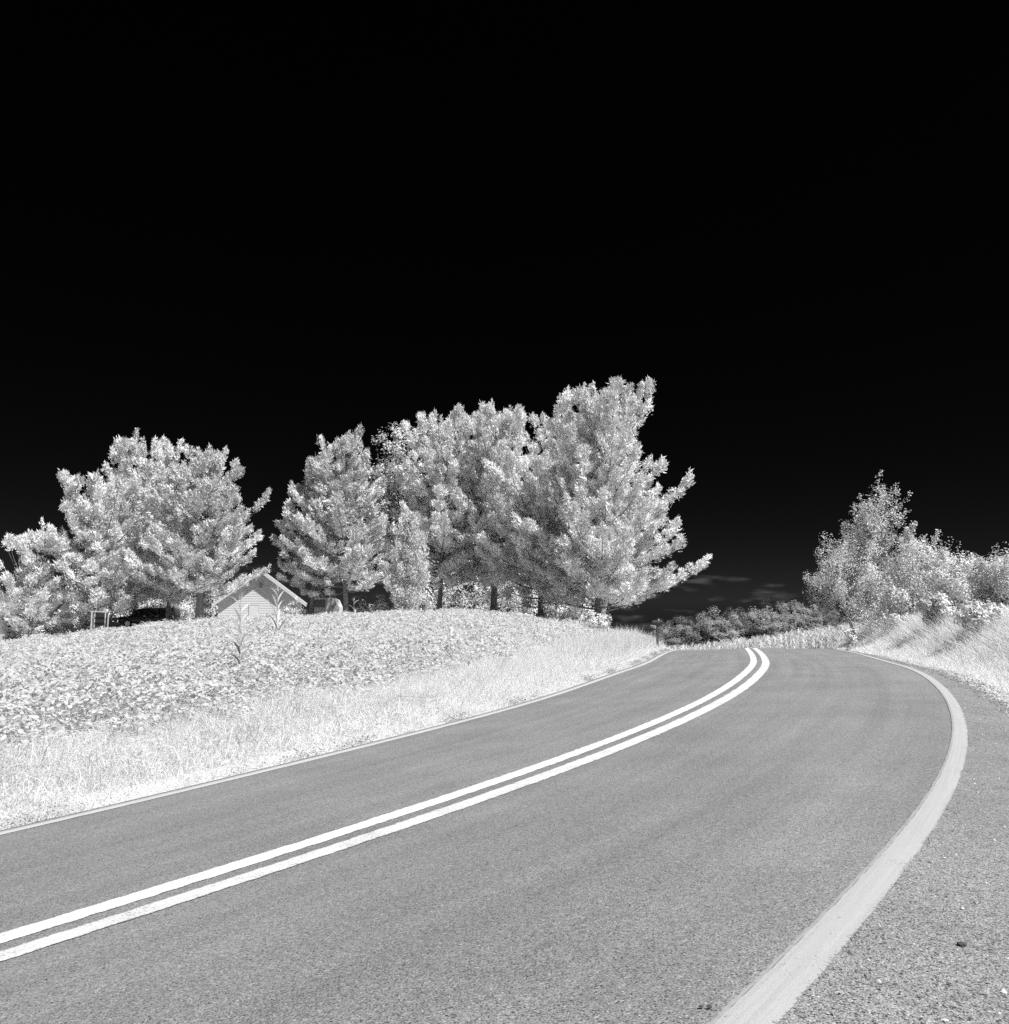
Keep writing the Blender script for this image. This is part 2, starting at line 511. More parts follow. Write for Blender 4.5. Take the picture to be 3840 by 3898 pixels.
# ---- road, shoulder, painted lines
def strip(name, i0, i1, offs, dz, mat, parent=None, jitter=0.0, seed=1, sub=1):
    r = np.random.default_rng(seed)
    st = np.arange(i0, i1)
    if sub > 1:
        st = np.linspace(i0, i1 - 1, (i1 - i0) * sub)
    rows = []
    ar = np.arange(len(RX))
    for q in st:
        g_ = lambda A: np.interp(q, ar, A)
        x0, y0, z0, t0, br, bl, s0 = g_(RX), g_(RY), g_(RZ), g_(TH), g_(BR), g_(BL), g_(Sx)
        of = np.array([f(s0) if callable(f) else f for f in offs], float)
        if jitter:
            of[0] += r.normal(0, jitter); of[-1] += r.normal(0, jitter)
        oc = np.clip(of, PL, W)
        z = z0 + np.where(oc > 0, br, bl) * oc - 0.03 * np.maximum(0, of - W) + dz
        u = np.linspace(0, 1, len(of)) if name != 'road' else of
        rows.append(np.stack([x0 + of * math.cos(t0), y0 - of * math.sin(t0), z, u, np.full(len(of), s0)], -1))
    A = np.array(rows)
    m_, k_ = A.shape[:2]
    i_ = (np.arange(m_ - 1)[:, None] * k_ + np.arange(k_ - 1)[None]).ravel()
    F = np.stack([i_, i_ + 1, i_ + k_ + 1, i_ + k_], 1)
    A = A.reshape(-1, 5)
    return obj(name, mesh_np(name, A[:, :3], [F], uv=A[:, 3:5], smooth_sh=True), mat, parent)
n_all = len(RX)
road = strip('road', 0, n_all, [PL, -2.4, -1.2, 0, 1.1, 2.2, W, W + 0.12], 0.0, m_road)
tag(road, 'grey two-lane asphalt road bending left over the crest', 'road', kind='structure')
shoulder = strip('shoulder', 0, n_all, [W + 0.04, W + 0.3, lambda s: shoulder_edge(s) - 0.02], 0.003, m_shoulder, jitter=0.03, sub=3, seed=5)
tag(shoulder, 'coarse gravelly shoulder outside the wide edge line', 'shoulder', kind='structure')
hw = 0.19 / 2
cl_a = strip('centre_line', 0, n_all, [-0.275, -0.275 + 0.085, -0.085], 0.0035, m_centre, road, 0.005, 2, 8)
cl_b = strip('centre_line', 0, n_all, [0.05, 0.15, 0.265], 0.0035, m_centre_w, road, 0.005, 3, 8)
el_r = strip('edge_line', 0, n_all, [W - 0.075, W - 0.02, W + 0.075], 0.0065, m_edge, road, 0.0015, 4, 4)
el_l = strip('edge_line', 0, n_all, [-W - 0.09, -W, -W + 0.085], 0.0035, m_edge_l, road, 0.003, 6, 4)
el_r['label'] = 'wide worn outer edge line with a joint crack along it'
el_l['label'] = 'thin worn edge line beside the grass verge'

# ---------------------------------------------------------------- plant generators
def blades_tri(P, D, L, Wd, r):
    """one pointed triangle per blade"""
    side = unit(np.cross(D, unit(r.normal(size=P.shape))))
    h_ = side * (Wd * 0.5)[:, None]
    V = np.stack([P - h_, P + h_, P + D * L[:, None]], 1).reshape(-1, 3)
    F = np.arange(len(P) * 3).reshape(-1, 3)
    return V, F
def leaves_rhomb(P, Nn, L, Wd, r):
    """one folded quad per leaf, normal about Nn"""
    a = unit(np.cross(Nn, unit(r.normal(size=P.shape))))
    b = np.cross(Nn, a)
    tip = P + a * L[:, None]
    midp = P + a * (L * 0.45)[:, None] + Nn * (L * 0.06)[:, None]
    V = np.stack([P, midp + b * (Wd * .5)[:, None], tip, midp - b * (Wd * .5)[:, None]], 1).reshape(-1, 3)
    F = np.arange(len(P) * 4).reshape(-1, 4)
    return V, F
def rot_z(v, a):
    c_, s_ = np.cos(a), np.sin(a)
    return np.stack([v[..., 0] * c_ - v[..., 1] * s_, v[..., 0] * s_ + v[..., 1] * c_, v[..., 2]], -1)

def conifer(seed, H, hb, Rr, prof, nl, e_lo=-4, e_hi=58, curl=7, blade=0.23, bw=0.090, per=125, flat=0.75, sub_sp=0.78, prad=0.31, lean=(0, 0), asym=(0, 0), trunk_r=0.22, leaders=0, sublen=0.2, spread=0.4):
    r = np.random.default_rng(seed)
    tb = Tubes()
    tz = np.linspace(0, 1, 11)
    wob = np.cumsum(r.normal(0, 0.05, (11, 2)), 0) * np.array([1, 1])
    TP = np.stack([wob[:, 0] * (tz > 0) + lean[0] * tz ** 1.3, wob[:, 1] * (tz > 0) + lean[1] * tz ** 1.3, tz * H * 0.97 - 0.1 * (tz == 0)], -1)
    tb.add(TP, trunk_r * (1 - 0.93 * tz ** 0.9) * (1 + 0.5 * np.exp(-tz * 25)), 8)
    A0, AX, AL, AR = [], [], [], []                    # plume root, axis, length, radius
    up = np.array([0, 0, 1.0])
    def spray(pts, dirs, L, gap=0.2):
        cum = np.linspace(0, 1, len(pts))
        n = max(1, int(round(L * (1 - gap) / sub_sp)))
        for v in (np.linspace(gap, 0.93, n) if n > 1 else [0.6]):
            p0 = np.array([np.interp(v, cum, pts[:, k]) for k in range(3)])
            d0 = unit(np.array([np.interp(v, cum, dirs[:, k]) for k in range(3)]))
            for sg in (-1, 1):
                a = sg * R(r.uniform(28, 66))
                d1 = unit(rot_z(d0, a) * np.array([1, 1, 0.6]) + up * r.uniform(0.1, 0.6) + r.normal(0, 0.12, 3))
                ls = (sublen * L * (1.0 - v) + 0.62) * r.uniform(0.5, 1.4)
                A0.append(p0); AX.append(d1); AL.append(ls); AR.append(prad * r.uniform(.5, 1.55))
        A0.append(pts[-2]); AX.append(unit(dirs[-1] + up * .25)); AL.append(np.linalg.norm(pts[-1] - pts[-2]) + .45); AR.append(prad * r.uniform(.6, .95))
    ga = r.uniform(0, 6.28)
    for i in range(nl):
        u = ((i + r.uniform(0, 1)) / nl) ** 0.92
        z = hb + (H * 0.86 - hb) * u
        az = ga + i * 2.39996 + r.normal(0, 0.25)
        rad = Rr * np.interp(u, prof[0], prof[1]) * r.uniform(0.55, 1.22)
        rad *= 1 + asym[0] * math.cos(az - asym[1])
        rad = max(rad, 0.35)
        el = R(e_lo + (e_hi - e_lo) * u ** 1.1 + r.normal(0, 5))
        m = 7
        es = [min(R(curl) * k + el, R(80)) for k in range(m - 1)]
        step = rad / max(1.5, sum(math.cos(e) for e in es))
        rise = sum(math.sin(e) for e in es) * step
        zf = 1.0 if rise <= 0 else min(1.0, (H * r.uniform(0.93, 1.0) - z) / rise)
        base = np.array([np.interp(z, TP[:, 2], TP[:, k]) for k in range(2)] + [z])
        pts = [base]; dirs = []
        for k in range(m - 1):
            dz_ = es[k]
            d = np.array([math.cos(az) * math.cos(dz_), math.sin(az) * math.cos(dz_), math.sin(dz_) * zf]) + r.normal(0, 0.05, 3)
            pts.append(pts[-1] + d * step); dirs.append(unit(d))
        dirs.append(dirs[-1])
        pts = np.array(pts); dirs = np.array(dirs)
        br = max(0.012, 0.014 * rad + 0.008)
        tb.add(pts, np.linspace(br, 0.008, m), 4)
        spray(pts, dirs, rad, 0.16 if u > 0.4 else 0.28)
    for i in range(leaders):                           # upright shoots that stand out of the top
        az = r.uniform(0, 6.28); q = r.uniform(0.1, 0.75) * Rr * np.interp(0.93, prof[0], prof[1])
        b = np.array([lean[0] + math.cos(az) * q, lean[1] + math.sin(az) * q, H * r.uniform(0.86, 0.96)])
        hl = r.uniform(0.9, 1.7)
        pts = b + np.linspace(0, 1, 5)[:, None] * np.array([r.normal(0, .12), r.normal(0, .12), hl])
        tb.add(pts, np.linspace(0.02, 0.008, 5), 4)
        A0.append(b); AX.append(unit(pts[-1] - b)); AL.append(hl + .2); AR.append(prad * .42)
    A0 = np.array(A0); AX = np.array(AX); AL = np.array(AL); AR = np.array(AR)
    cnt = np.maximum(6, (per * AL * AR / (prad * 0.9) * r.uniform(.8, 1.2, len(AL))).astype(int))
    pi = np.repeat(np.arange(len(AL)), cnt)
    n = len(pi)
    q = r.uniform(0.08, 1.0, n) ** 0.8
    X1 = unit(np.cross(AX, up + 1e-3)); Z1 = np.cross(X1, AX)
    Z1 *= np.sign(Z1[:, 2:3] + 1e-9)
    ph = r.normal(0, 1.25, n)                          # foliage sits mostly on the upper and outer sides
    rho = AR[pi] * np.sin(np.clip(.35 + q * 2.45, 0, math.pi)) ** .7 * r.uniform(.75, 1.1, n)
    rad_v = np.sin(ph)[:, None] * X1[pi] + np.cos(ph)[:, None] * Z1[pi] * flat
    Pb = A0[pi] + AX[pi] * (q * AL[pi])[:, None] + up * (.12 * AL[pi] * q ** 2)[:, None] + rad_v * rho[:, None] + r.normal(0, .06, (n, 3))
    Nr = unit(unit(rad_v) + AX[pi] * (q - .35)[:, None] * .7 + r.normal(0, .33, (n, 3)))
    Db = AX[pi] * .8 + unit(rad_v) * .45 + r.normal(0, spread, (n, 3))
    Db = unit(Db - Nr * (Db * Nr).sum(1, keepdims=True) * .75)
    side = unit(np.cross(Db, Nr)) * (bw * r.uniform(.6, 1.4, n) * .5)[:, None]
    V = np.stack([Pb - side, Pb + side, Pb + Db * (blade * r.uniform(.6, 1.3, n))[:, None]], 1).reshape(-1, 3)
    F = np.arange(n * 3).reshape(-1, 3)
    tone = r.uniform(.2, .8, len(AL))[pi] + r.uniform(-.2, .2, n)
    return tb.mesh('trunk'), mesh_np('crown', V, [F], np.clip(tone, 0, 1))

def broadleaf(seed, H, hb, rx, ncl, leaf=0.16, per=60, rc=0.55, trunk_r=0.12, droop=0.0, top_bias=0.0, stems=1, upright=0.0, shell=0.45, cone=0.0, flat=1.0, shoots=0, dome=0.45):
    r = np.random.default_rng(seed)
    tb = Tubes()
    zc = (H + hb) / 2; hz = (H - hb) / 2
    C_ = []
    while len(C_) < ncl:
        p_ = r.uniform(-1, 1, 3)
        q = np.linalg.norm(p_)
        if q > 1 or q < shell * r.uniform(0.3, 1.4): continue
        k = 1 - cone * (p_[2] * 0.5 + 0.5)
        C_.append([p_[0] * rx * k, p_[1] * rx * k, zc + p_[2] * hz])
    C_ = np.array(C_) + r.normal(0, 0.12 * rx, (ncl, 3)) * np.array([1, 1, 0.5])
    C_[:, 2] = np.maximum(C_[:, 2], hb * 0.8 + 0.15)
    roots = [np.array([r.normal(0, 0.12) * (stems > 1), r.normal(0, 0.12) * (stems > 1), 0.0]) for _ in range(stems)]
    hubs = []
    for b in roots:
        hub = b + np.array([r.normal(0, rx * .18), r.normal(0, rx * .18), hb + (H - hb) * r.uniform(.25, .4)])
        q = np.linspace(0, 1, 6)[:, None]
        mid_ = b + np.array([r.normal(0, .15), r.normal(0, .15), hub[2] * .5])
        pts = (1 - q) ** 2 * b + 2 * q * (1 - q) * mid_ + q * q * hub
        tb.add(pts, np.linspace(trunk_r, trunk_r * 0.5, 6), 7)
        hubs.append(hub)
    P, Nn, tn = [], [], []
    for c_ in C_:
        hub = hubs[r.integers(len(hubs))]
        st = hub + (roots[0] - hub) * r.uniform(0, 0.5)
        st[2] = min(st[2], c_[2] - 0.05) if c_[2] > 0.3 else st[2] * 0.3
        q = np.linspace(0, 1, 5)[:, None]
        mid_ = (st + c_) / 2 + np.array([0, 0, 0.25 * np.linalg.norm(c_ - st) * (0.6 + upright)])
        end = c_ + np.array([0, 0, -droop])
        pts = (1 - q) ** 2 * st + 2 * q * (1 - q) * mid_ + q * q * end
        tb.add(pts, np.linspace(trunk_r * 0.28, 0.008, 5), 4)
        k = int(per * r.uniform(0.6, 1.4))
        cr = rc * r.uniform(0.65, 1.3)
        d = r.normal(0, 0.42, (k, 3))
        d *= (np.minimum(1, .72 / (np.linalg.norm(d, axis=1) + 1e-6)))[:, None] * cr
        if upright: d[:, 2] *= 1 + upright
        d[:, 2] *= flat
        nt = int(k * 0.35)
        tq = r.uniform(0.45, 1.0, nt)[:, None]
        d[:nt] = ((1 - tq) ** 2 * st + 2 * tq * (1 - tq) * mid_ + tq * tq * end) - c_ + r.normal(0, cr * 0.22, (nt, 3))
        if droop: d[:, 2] -= droop * np.abs(r.normal(0, 0.6, k))
        P.append(c_ + d)
        out = unit(c_ - np.array([0, 0, zc]) + 1e-3)
        Nn.append(unit(d / cr * 1.2 * (1.2 - dome) + out * dome + np.array([0, 0, 0.3]) + r.normal(0, 0.26, (k, 3))))
        tn.append(np.full(k, r.uniform(0.2, 0.8)) + r.uniform(-0.2, 0.2, k))
    for i in range(shoots):                            # long leafy shoots that break the outline
        c_ = C_[r.integers(ncl)]
        if c_[2] < zc: continue
        dv = unit(np.array([c_[0], c_[1], 0]) * 1.1 / max(rx, .1) + np.array([0, 0, 1.0]) + r.normal(0, .3, 3))
        ln = r.uniform(.4, 1.1) * min(rx, 2.4) * .5
        tb.add(c_ + dv * np.linspace(0, ln, 4)[:, None], np.linspace(.012, .004, 4), 4)
        k = int(per * .7)
        P.append(c_ + dv * (r.uniform(.1, 1, k) * ln)[:, None] + r.normal(0, .07, (k, 3)))
        Nn.append(unit(r.normal(0, 1, (k, 3)) + np.array([0, 0, .5]))); tn.append(r.uniform(.3, .8, k))
    P = np.concatenate(P); Nn = np.concatenate(Nn); tn = np.clip(np.concatenate(tn), 0, 1)
    P[:, 2] = np.maximum(P[:, 2], 0.05)
    L = leaf * r.uniform(0.6, 1.3, len(P))
    V, F = leaves_rhomb(P, Nn, L, L * r.uniform(0.5, 0.75, len(P)), r)
    return tb.mesh('trunk'), mesh_np('crown', V, [F], tn)

def plant_tree(name, label, cat, x, y, tm, cm, mf, group=None, rz=0.0, mb=None):
    o = empty(name, (x, y, gz(x, y)), rz, label, cat, group)
    obj('trunk', tm, mb or m_bark, o)
    obj('crown', cm, mf, o)
    return o
def spot(px, Y): return (px - CX) / FPX * Y * 1.0, Y
def ztop(py, Y): return at(1920, py, Y)[2]

PINE = ([0, .12, .35, .6, .85, 1], [.8, 1.0, .96, .82, .58, .26])
ROUND = ([0, .2, .5, .8, 1], [.75, 1.0, .95, .8, .42])
SPIRE = ([0, .15, .5, .8, 1], [.9, 1.0, .72, .45, .16])
CEDAR = ([0, .18, .4, .62, .82, 1], [.9, 1.0, .86, .6, .36, .1])
G1 = 'conifers left of the house'; G2 = 'conifers right of the house'
def conif(name, label, px, Y, py_top, half_px, seed, prof, nl, group=None, mf=None, hb=1.6, **kw):
    x, y = spot(px, Y)
    H = ztop(py_top, Y) - gz(x, y)
    Rr = half_px / FPX * Y
    tm, cm = conifer(seed, H, hb, Rr, prof, nl, **kw)
    return plant_tree(name, label, 'tree', x, y, tm, cm, mf or m_pine, group)
# left of the house
conif('young_pine', 'small bushy young pine beside the dark-roofed shed', 130, 58, 2050, 150, 11, SPIRE, 52, G1, hb=0.7, e_lo=5, e_hi=68, trunk_r=.13, leaders=3)
conif('pine_tree', 'white pine with bright plumes behind the young pine, left of the car', 385, 60, 1840, 190, 12, PINE, 76, G1, hb=1.5, leaders=3)
conif('pine_tree', 'tall pine with a plumed tip behind the parked dark car', 520, 67, 1690, 190, 13, PINE, 76, G1, hb=2.0, leaders=3)
CK = dict(flat=0.42, e_lo=-8, e_hi=46, curl=7, blade=0.21, bw=0.088, per=115, sub_sp=0.72, prad=.29)
conif('cedar_tree', 'broad dark-hearted conifer with thick trunk beside the house wall', 775, 58, 1690, 232, 14, CEDAR, 92, G1, m_cedar, hb=2.2, trunk_r=.34, **CK)
conif('cedar_tree', 'conifer crowded between the tall pine and the broad one by the house', 655, 62, 1730, 185, 15, CEDAR, 66, G1, m_cedar, hb=2.0, **CK)
# right of the house
conif('cedar_tree', 'conifer with split ragged tip overhanging the house roof from the right', 1190, 61, 1700, 142, 16, CEDAR, 66, G2, m_cedar, hb=2.9, **CK)
conif('cedar_tree', 'tall dark conifer with a knobbed tip behind the camper trailer', 1320, 59, 1620, 222, 17, CEDAR, 92, G2, m_cedar, hb=2.5, **CK)
conif('pine_tree', 'pale feathery pine behind the narrow column-shaped cedar', 1674, 61, 1600, 225, 18, PINE, 86, G2, hb=2.8, leaders=5)
conif('pine_tree', 'pale pine with bare lower trunk in the middle of the grove', 1880, 61, 1560, 215, 19, PINE, 86, G2, hb=3.0, leaders=6, trunk_r=.3)
conif('pine_tree', 'darker pine top showing between the middle pine and the tallest pine', 2120, 66, 1590, 190, 20, PINE, 66, G2, hb=2.5, leaders=4)
conif('pine_tree', 'shorter pine with bright drooping plumes left of the tallest pine', 2060, 55, 1760, 210, 21, ROUND, 72, G2, hb=1.4, e_hi=50)
conif('pine_tree', 'tallest pine with long limbs sweeping over the roadside mailbox', 2285, 50, 1495, 300, 22, ([0, .1, .25, .4, .6, .85, 1], [.95, 1.12, 1.08, .82, .64, .5, .26]), 112, G2,
      hb=1.1, asym=(0.14, 0.0), leaders=9, trunk_r=.33, e_lo=-3, e_hi=56, curl=5)
x, y = spot(1553, 50)
tm, cm = conifer(23, ztop(1975, 50) - gz(x, y), 0.15, 1.2, ([0, .15, .4, .7, 1], [.85, 1, .85, .5, .05]), 150, e_lo=35, e_hi=75, curl=4, blade=.14, bw=.075, per=60, flat=1.0, sub_sp=.5, prad=.15, trunk_r=.1, sublen=.05, spread=.5)
plant_tree('column_cedar', 'narrow column-shaped cedar at the far edge of the soybean field', 'tree', x, y, tm, cm, m_cedar)
def broad(name, label, cat, px, Y, py_top, half_px, seed, ncl, group=None, mf=None, hb=0.3, grow=1.0, **kw):
    x, y = spot(px, Y)
    H = max(0.5, ztop(py_top, Y) - gz(x, y))
    tm, cm = broadleaf(seed, H, hb, half_px / FPX * Y, ncl, **kw)
    return plant_tree(name, label, cat, x, y, tm, cm, mf or m_leaf, group)
broad('leafy_tree', 'rounded pale broadleaf tree between the dark conifer and the pines', 'tree', 1490, 67, 1590, 130, 31, 120, hb=3.0, leaf=.24, per=70, rc=.8, trunk_r=.2)
for k, (px, Y, pt, hp) in enumerate([(1600, 84, 2120, 150), (1850, 88, 2110, 160), (2060, 84, 2130, 150), (2230, 80, 2170, 110)]):
    broad('leafy_tree', 'low leafy tree in the shade behind the pine trunks', 'tree', px, Y, pt, hp, 140 + k, 70, 'trees behind the grove', hb=.3, leaf=.22, per=85, rc=.95, trunk_r=.12, stems=2)
for k, (px, Y, pt, hp) in enumerate([(330, 86, 2160, 130), (560, 88, 2130, 150), (760, 90, 2150, 130)]):
    broad('leafy_tree', 'low leafy tree behind the conifers left of the house', 'tree', px, Y, pt, hp, 150 + k, 60, 'trees behind the left conifers', hb=.3, leaf=.22, per=85, rc=.95, trunk_r=.12, stems=2)
# understorey
US = 'shrubs under the conifers'
for k, (px, Y, pt, hp, lb) in enumerate([
        (1730, 72, 2215, 70, 'lit leafy shrub showing between the bare pine trunks'),
        (1990, 63, 2235, 80, 'shaded shrub at the foot of the middle pines'),
        (2140, 57, 2290, 80, 'shaded low shrub left of the tallest pine trunk'),
        (1430, 62, 2265, 70, 'shaded shrub between the camper trailer and the column-shaped cedar'),
        (300, 66, 2345, 45, 'low ragged shrub right of the young pine'),
        (215, 63, 2345, 45, 'dark low shrub at the young pine foot'),
        (70, 60, 2352, 22, 'thin upright shrub before the white shed wall'),
        (700, 68, 2270, 60, 'shrub between the parked car and the thick trunk'),
        (1130, 72, 2280, 45, 'shrub between house corner and camper trailer')]):
    broad('shrub', lb, 'shrub', px, Y, pt, hp, 40 + k, 26, US, hb=.15, leaf=.16, per=70, rc=.55, trunk_r=.04, stems=4)
broad('shrub', 'bright white leafy shrub in the verge before the tallest pine', 'shrub', 2268, 42, 2335, 50, 60, 26, hb=.1, leaf=.14, per=80, rc=.35, trunk_r=.02, stems=4)
# right of the road
GR = 'trees and brush on the right bank'
broad('slender_tree', 'ragged upright tree with thin bare shoots above the brush bank', 'tree', 3335, 42, 1875, 250, 71, 125, GR, hb=.8, leaf=.095, per=95, rc=.45, trunk_r=.08, stems=3, upright=.3, cone=.84, shoots=90)
broad('drooping_tree', 'fine-leaved tree with drooping twigs and dark forked trunk beside the corn', 'tree', 3235, 38, 2030, 150, 72, 100, GR, hb=1.0, leaf=.07, per=190, rc=.4, trunk_r=.09, droop=.35)
broad('leafy_tree', 'dense bright broadleaf tree in the middle of the brush bank', 'tree', 3470, 38, 2045, 165, 73, 56, GR, hb=.3, leaf=.10, per=260, shoots=14, rc=.72, shell=.6, trunk_r=.07, stems=3, upright=.3)
broad('brush', 'tall rounded brush right of the bright broadleaf tree', 'shrub', 3640, 34, 2125, 135, 74, 40, GR, hb=.1, leaf=.09, per=290, shoots=12, rc=.66, shell=.6, trunk_r=.05, stems=4, upright=.15)
broad('brush', 'high bright brush at the top of the grass bank', 'shrub', 3815, 27, 2125, 130, 75, 42, GR, hb=.1, leaf=.08, per=320, shoots=12, rc=.58, shell=.6, trunk_r=.04, stems=5, upright=.15)
broad('brush', 'pale low brush at the foot of the fine-leaved tree', 'shrub', 3390, 34, 2230, 75, 76, 30, GR, hb=.1, leaf=.12, per=80, rc=.35, trunk_r=.03, stems=4)
broad('brush', 'small dark bush at the road edge beside the corn', 'shrub', 3215, 33, 2385, 22, 77, 9, GR, hb=.05, leaf=.1, per=60, rc=.2, trunk_r=.015, stems=3)
broad('brush', 'leafy weeds in front of the rounded brush', 'shrub', 3560, 28, 2270, 75, 78, 30, GR, hb=.05, leaf=.12, per=80, rc=.3, trunk_r=.02, stems=5)
broad('brush', 'leafy weeds halfway up the grass bank', 'shrub', 3720, 23, 2290, 95, 79, 34, GR, hb=.05, leaf=.11, per=80, rc=.28, trunk_r=.02, stems=5)

# distant wood beyond the corn: every crown its own tree, three shapes shared
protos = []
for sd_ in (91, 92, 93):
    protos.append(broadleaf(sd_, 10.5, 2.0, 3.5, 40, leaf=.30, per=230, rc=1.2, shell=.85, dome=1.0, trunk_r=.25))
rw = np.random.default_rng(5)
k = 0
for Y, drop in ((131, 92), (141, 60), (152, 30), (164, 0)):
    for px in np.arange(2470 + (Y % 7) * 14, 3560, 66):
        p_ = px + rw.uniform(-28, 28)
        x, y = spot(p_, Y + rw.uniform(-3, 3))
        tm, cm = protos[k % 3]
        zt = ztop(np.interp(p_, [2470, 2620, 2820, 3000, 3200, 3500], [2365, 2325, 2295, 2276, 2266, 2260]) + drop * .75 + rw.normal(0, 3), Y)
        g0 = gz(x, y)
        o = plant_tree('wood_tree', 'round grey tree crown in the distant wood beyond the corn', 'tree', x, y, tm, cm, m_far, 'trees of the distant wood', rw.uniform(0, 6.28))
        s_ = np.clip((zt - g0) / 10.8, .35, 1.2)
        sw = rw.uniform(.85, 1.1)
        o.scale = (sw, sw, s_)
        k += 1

# ---------------------------------------------------------------- soybean field (ground cover: one mass)
def sample_area(n, x0, x1, y0, y1, r): return r.uniform(x0, x1, n), r.uniform(y0, y1, n)
r = np.random.default_rng(21)
px_, py_ = sample_area(250000, -36, 9, 7, 44, r)
az = px_ / py_
keep = (az > -0.80) & (az < 0.16)
px_, py_ = px_[keep], py_[keep]
idx, o = so(px_, py_)
bound = -6.35 - 0.9 * smooth(14, 26, Sx[idx]) + 0.25 * np.sin(Sx[idx] * 1.7) + 0.2 * np.sin(Sx[idx] * 4.1 + 1)
edge_d = bound - o
dist = np.hypot(px_, py_)
dens = np.clip(1.25 - dist / 42, 0.42, 1.0)
keep = (edge_d > 0) & (r.uniform(0, 1, len(px_)) < dens * np.clip(0.35 + edge_d, 0, 1))
px_, py_, edge_d, dist = px_[keep], py_[keep], edge_d[keep], dist[keep]
gzv = ground(px_, py_)
canopy = 0.60 + 0.06 * np.sin(px_ * 1.9 + py_ * 0.6) + 0.05 * np.sin(py_ * 2.3 - px_) + r.normal(0, .05, len(px_))
canopy *= 0.55 + 0.45 * smooth(0, 1.2, edge_d)
lev = canopy * (1 - 0.42 * r.uniform(0, 1, len(px_)) ** 1.7)
Pc = np.stack([px_, py_, gzv + lev], -1)
n = len(Pc)
Nb = unit(np.array([0, 0, 1.0]) + r.normal(0, 0.36, (n, 3)))
hd = r.uniform(0, 2 * math.pi, n)
Vs, Ts = [], []
size = np.clip(0.050 + 0.0005 * dist, .05, .072) * r.uniform(.75, 1.25, n)
base_t = r.uniform(0, 1, n)
for j, ang in enumerate((0, 1.25, -1.25)):
    Nl = unit(Nb + r.normal(0, 0.38, (n, 3)))
    a0 = np.stack([np.cos(hd + ang), np.sin(hd + ang), np.zeros(n)], -1)
    A = unit(a0 - Nl * (a0 * Nl).sum(1, keepdims=True))
    Bv = np.cross(Nl, A)
    L = size * 1.45 * r.uniform(.8, 1.15, n); Wd = L * r.uniform(.6, .78, n)
    b0 = Pc + A * 0.02
    fold = (L * r.uniform(-.06, .16, n))[:, None] * Nl
    drp = (L * r.uniform(0, .22, n))[:, None] * Nl
    l1 = b0 + A * (L * .28)[:, None] + Bv * (Wd * .5)[:, None] + fold
    l2 = b0 + A * (L * .68)[:, None] + Bv * (Wd * .36)[:, None] + fold * .7 - drp * .4
    r1 = b0 + A * (L * .28)[:, None] - Bv * (Wd * .5)[:, None] + fold
    r2 = b0 + A * (L * .68)[:, None] - Bv * (Wd * .36)[:, None] + fold * .7 - drp * .4
    tp = b0 + A * L[:, None] - drp
    Vs.append(np.stack([b0, l1, l2, tp, r2, r1], 1))
    Ts.append(np.clip(base_t * .6 + r.uniform(0, .4, n), 0, 1))
V = np.concatenate(Vs).reshape(-1, 3)
m_ = len(V) // 6
b_ = np.arange(m_)[:, None] * 6
fr = np.tile(dist > 21, 3)
F = np.concatenate([b_[~fr] + np.array([[0, 1, 2, 3]]), b_[~fr] + np.array([[0, 3, 4, 5]]), b_[fr] + np.array([[0, 1, 3, 5]])])
tn = np.concatenate(Ts)
tn = np.concatenate([tn[~fr], tn[~fr], tn[fr]])
# petioles and stems of the nearer plants
near = np.where(dist < 20)[0]
near = near[r.uniform(0, 1, len(near)) < 0.6]
q0 = np.stack([px_[near] + r.normal(0, .08, len(near)), py_[near] + r.normal(0, .08, len(near)), gzv[near] + lev[near] * .45], -1)
dd = Pc[near] - q0
ll = np.linalg.norm(dd, axis=1)
V2, F2 = blades_tri(q0, dd / ll[:, None], ll, np.full(len(near), .010), r)
soy = obj('soybean_field', mesh_np('soybean_field', np.concatenate([V, V2]), [F, F2 + len(V)], np.concatenate([tn, np.full(len(F2), .9)])), m_soy)
tag(soy, 'dense leafy soybean crop covering the field beside the road', 'soybeans', kind='stuff')

# ---------------------------------------------------------------- grass
def grass(name, label, X, Y_, Ln, Wd, seed, bend=0.35, three=True, tlo=0.1, thi=1.0, sink=0.02, spread=.25):
    r = np.random.default_rng(seed)
    n = len(X)
    P = np.stack([X, Y_, ground(X, Y_) - sink], -1)
    d0 = unit(np.array([0, 0, 1.0]) + r.normal(0, spread, (n, 3)) * np.array([1, 1, .3]))
    hd = r.uniform(0, 2 * math.pi, n)
    bd = np.stack([np.cos(hd), np.sin(hd), np.zeros(n)], -1)
    bn = (bend * r.uniform(0.2, 1.6, n) * Ln)[:, None]
    side = unit(np.cross(d0, unit(r.normal(size=(n, 3))))) * (Wd * .5)[:, None]
    mid_ = P + d0 * (Ln * .55)[:, None] + bd * bn * .25
    tip = P + d0 * (Ln * .95)[:, None] + bd * bn - np.array([0, 0, 1.0]) * bn * .3
    tn = r.uniform(tlo, thi, n)
    if three:
        V = np.stack([P - side, P + side, mid_ + side * .8, mid_ - side * .8, tip], 1).reshape(-1, 3)
        b_ = np.arange(n)[:, None] * 5
        me = mesh_np(name, V, [b_ + np.array([[0, 1, 2, 3]]), b_ + np.array([[3, 2, 4]])], np.concatenate([tn, tn]))
    else:
        V = np.stack([P - side, P + side, tip], 1).reshape(-1, 3)
        me = mesh_np(name, V, [np.arange(n * 3).reshape(-1, 3)], tn)
    o = obj(name, me, m_grass)
    return tag(o, label, 'grass', kind='stuff')
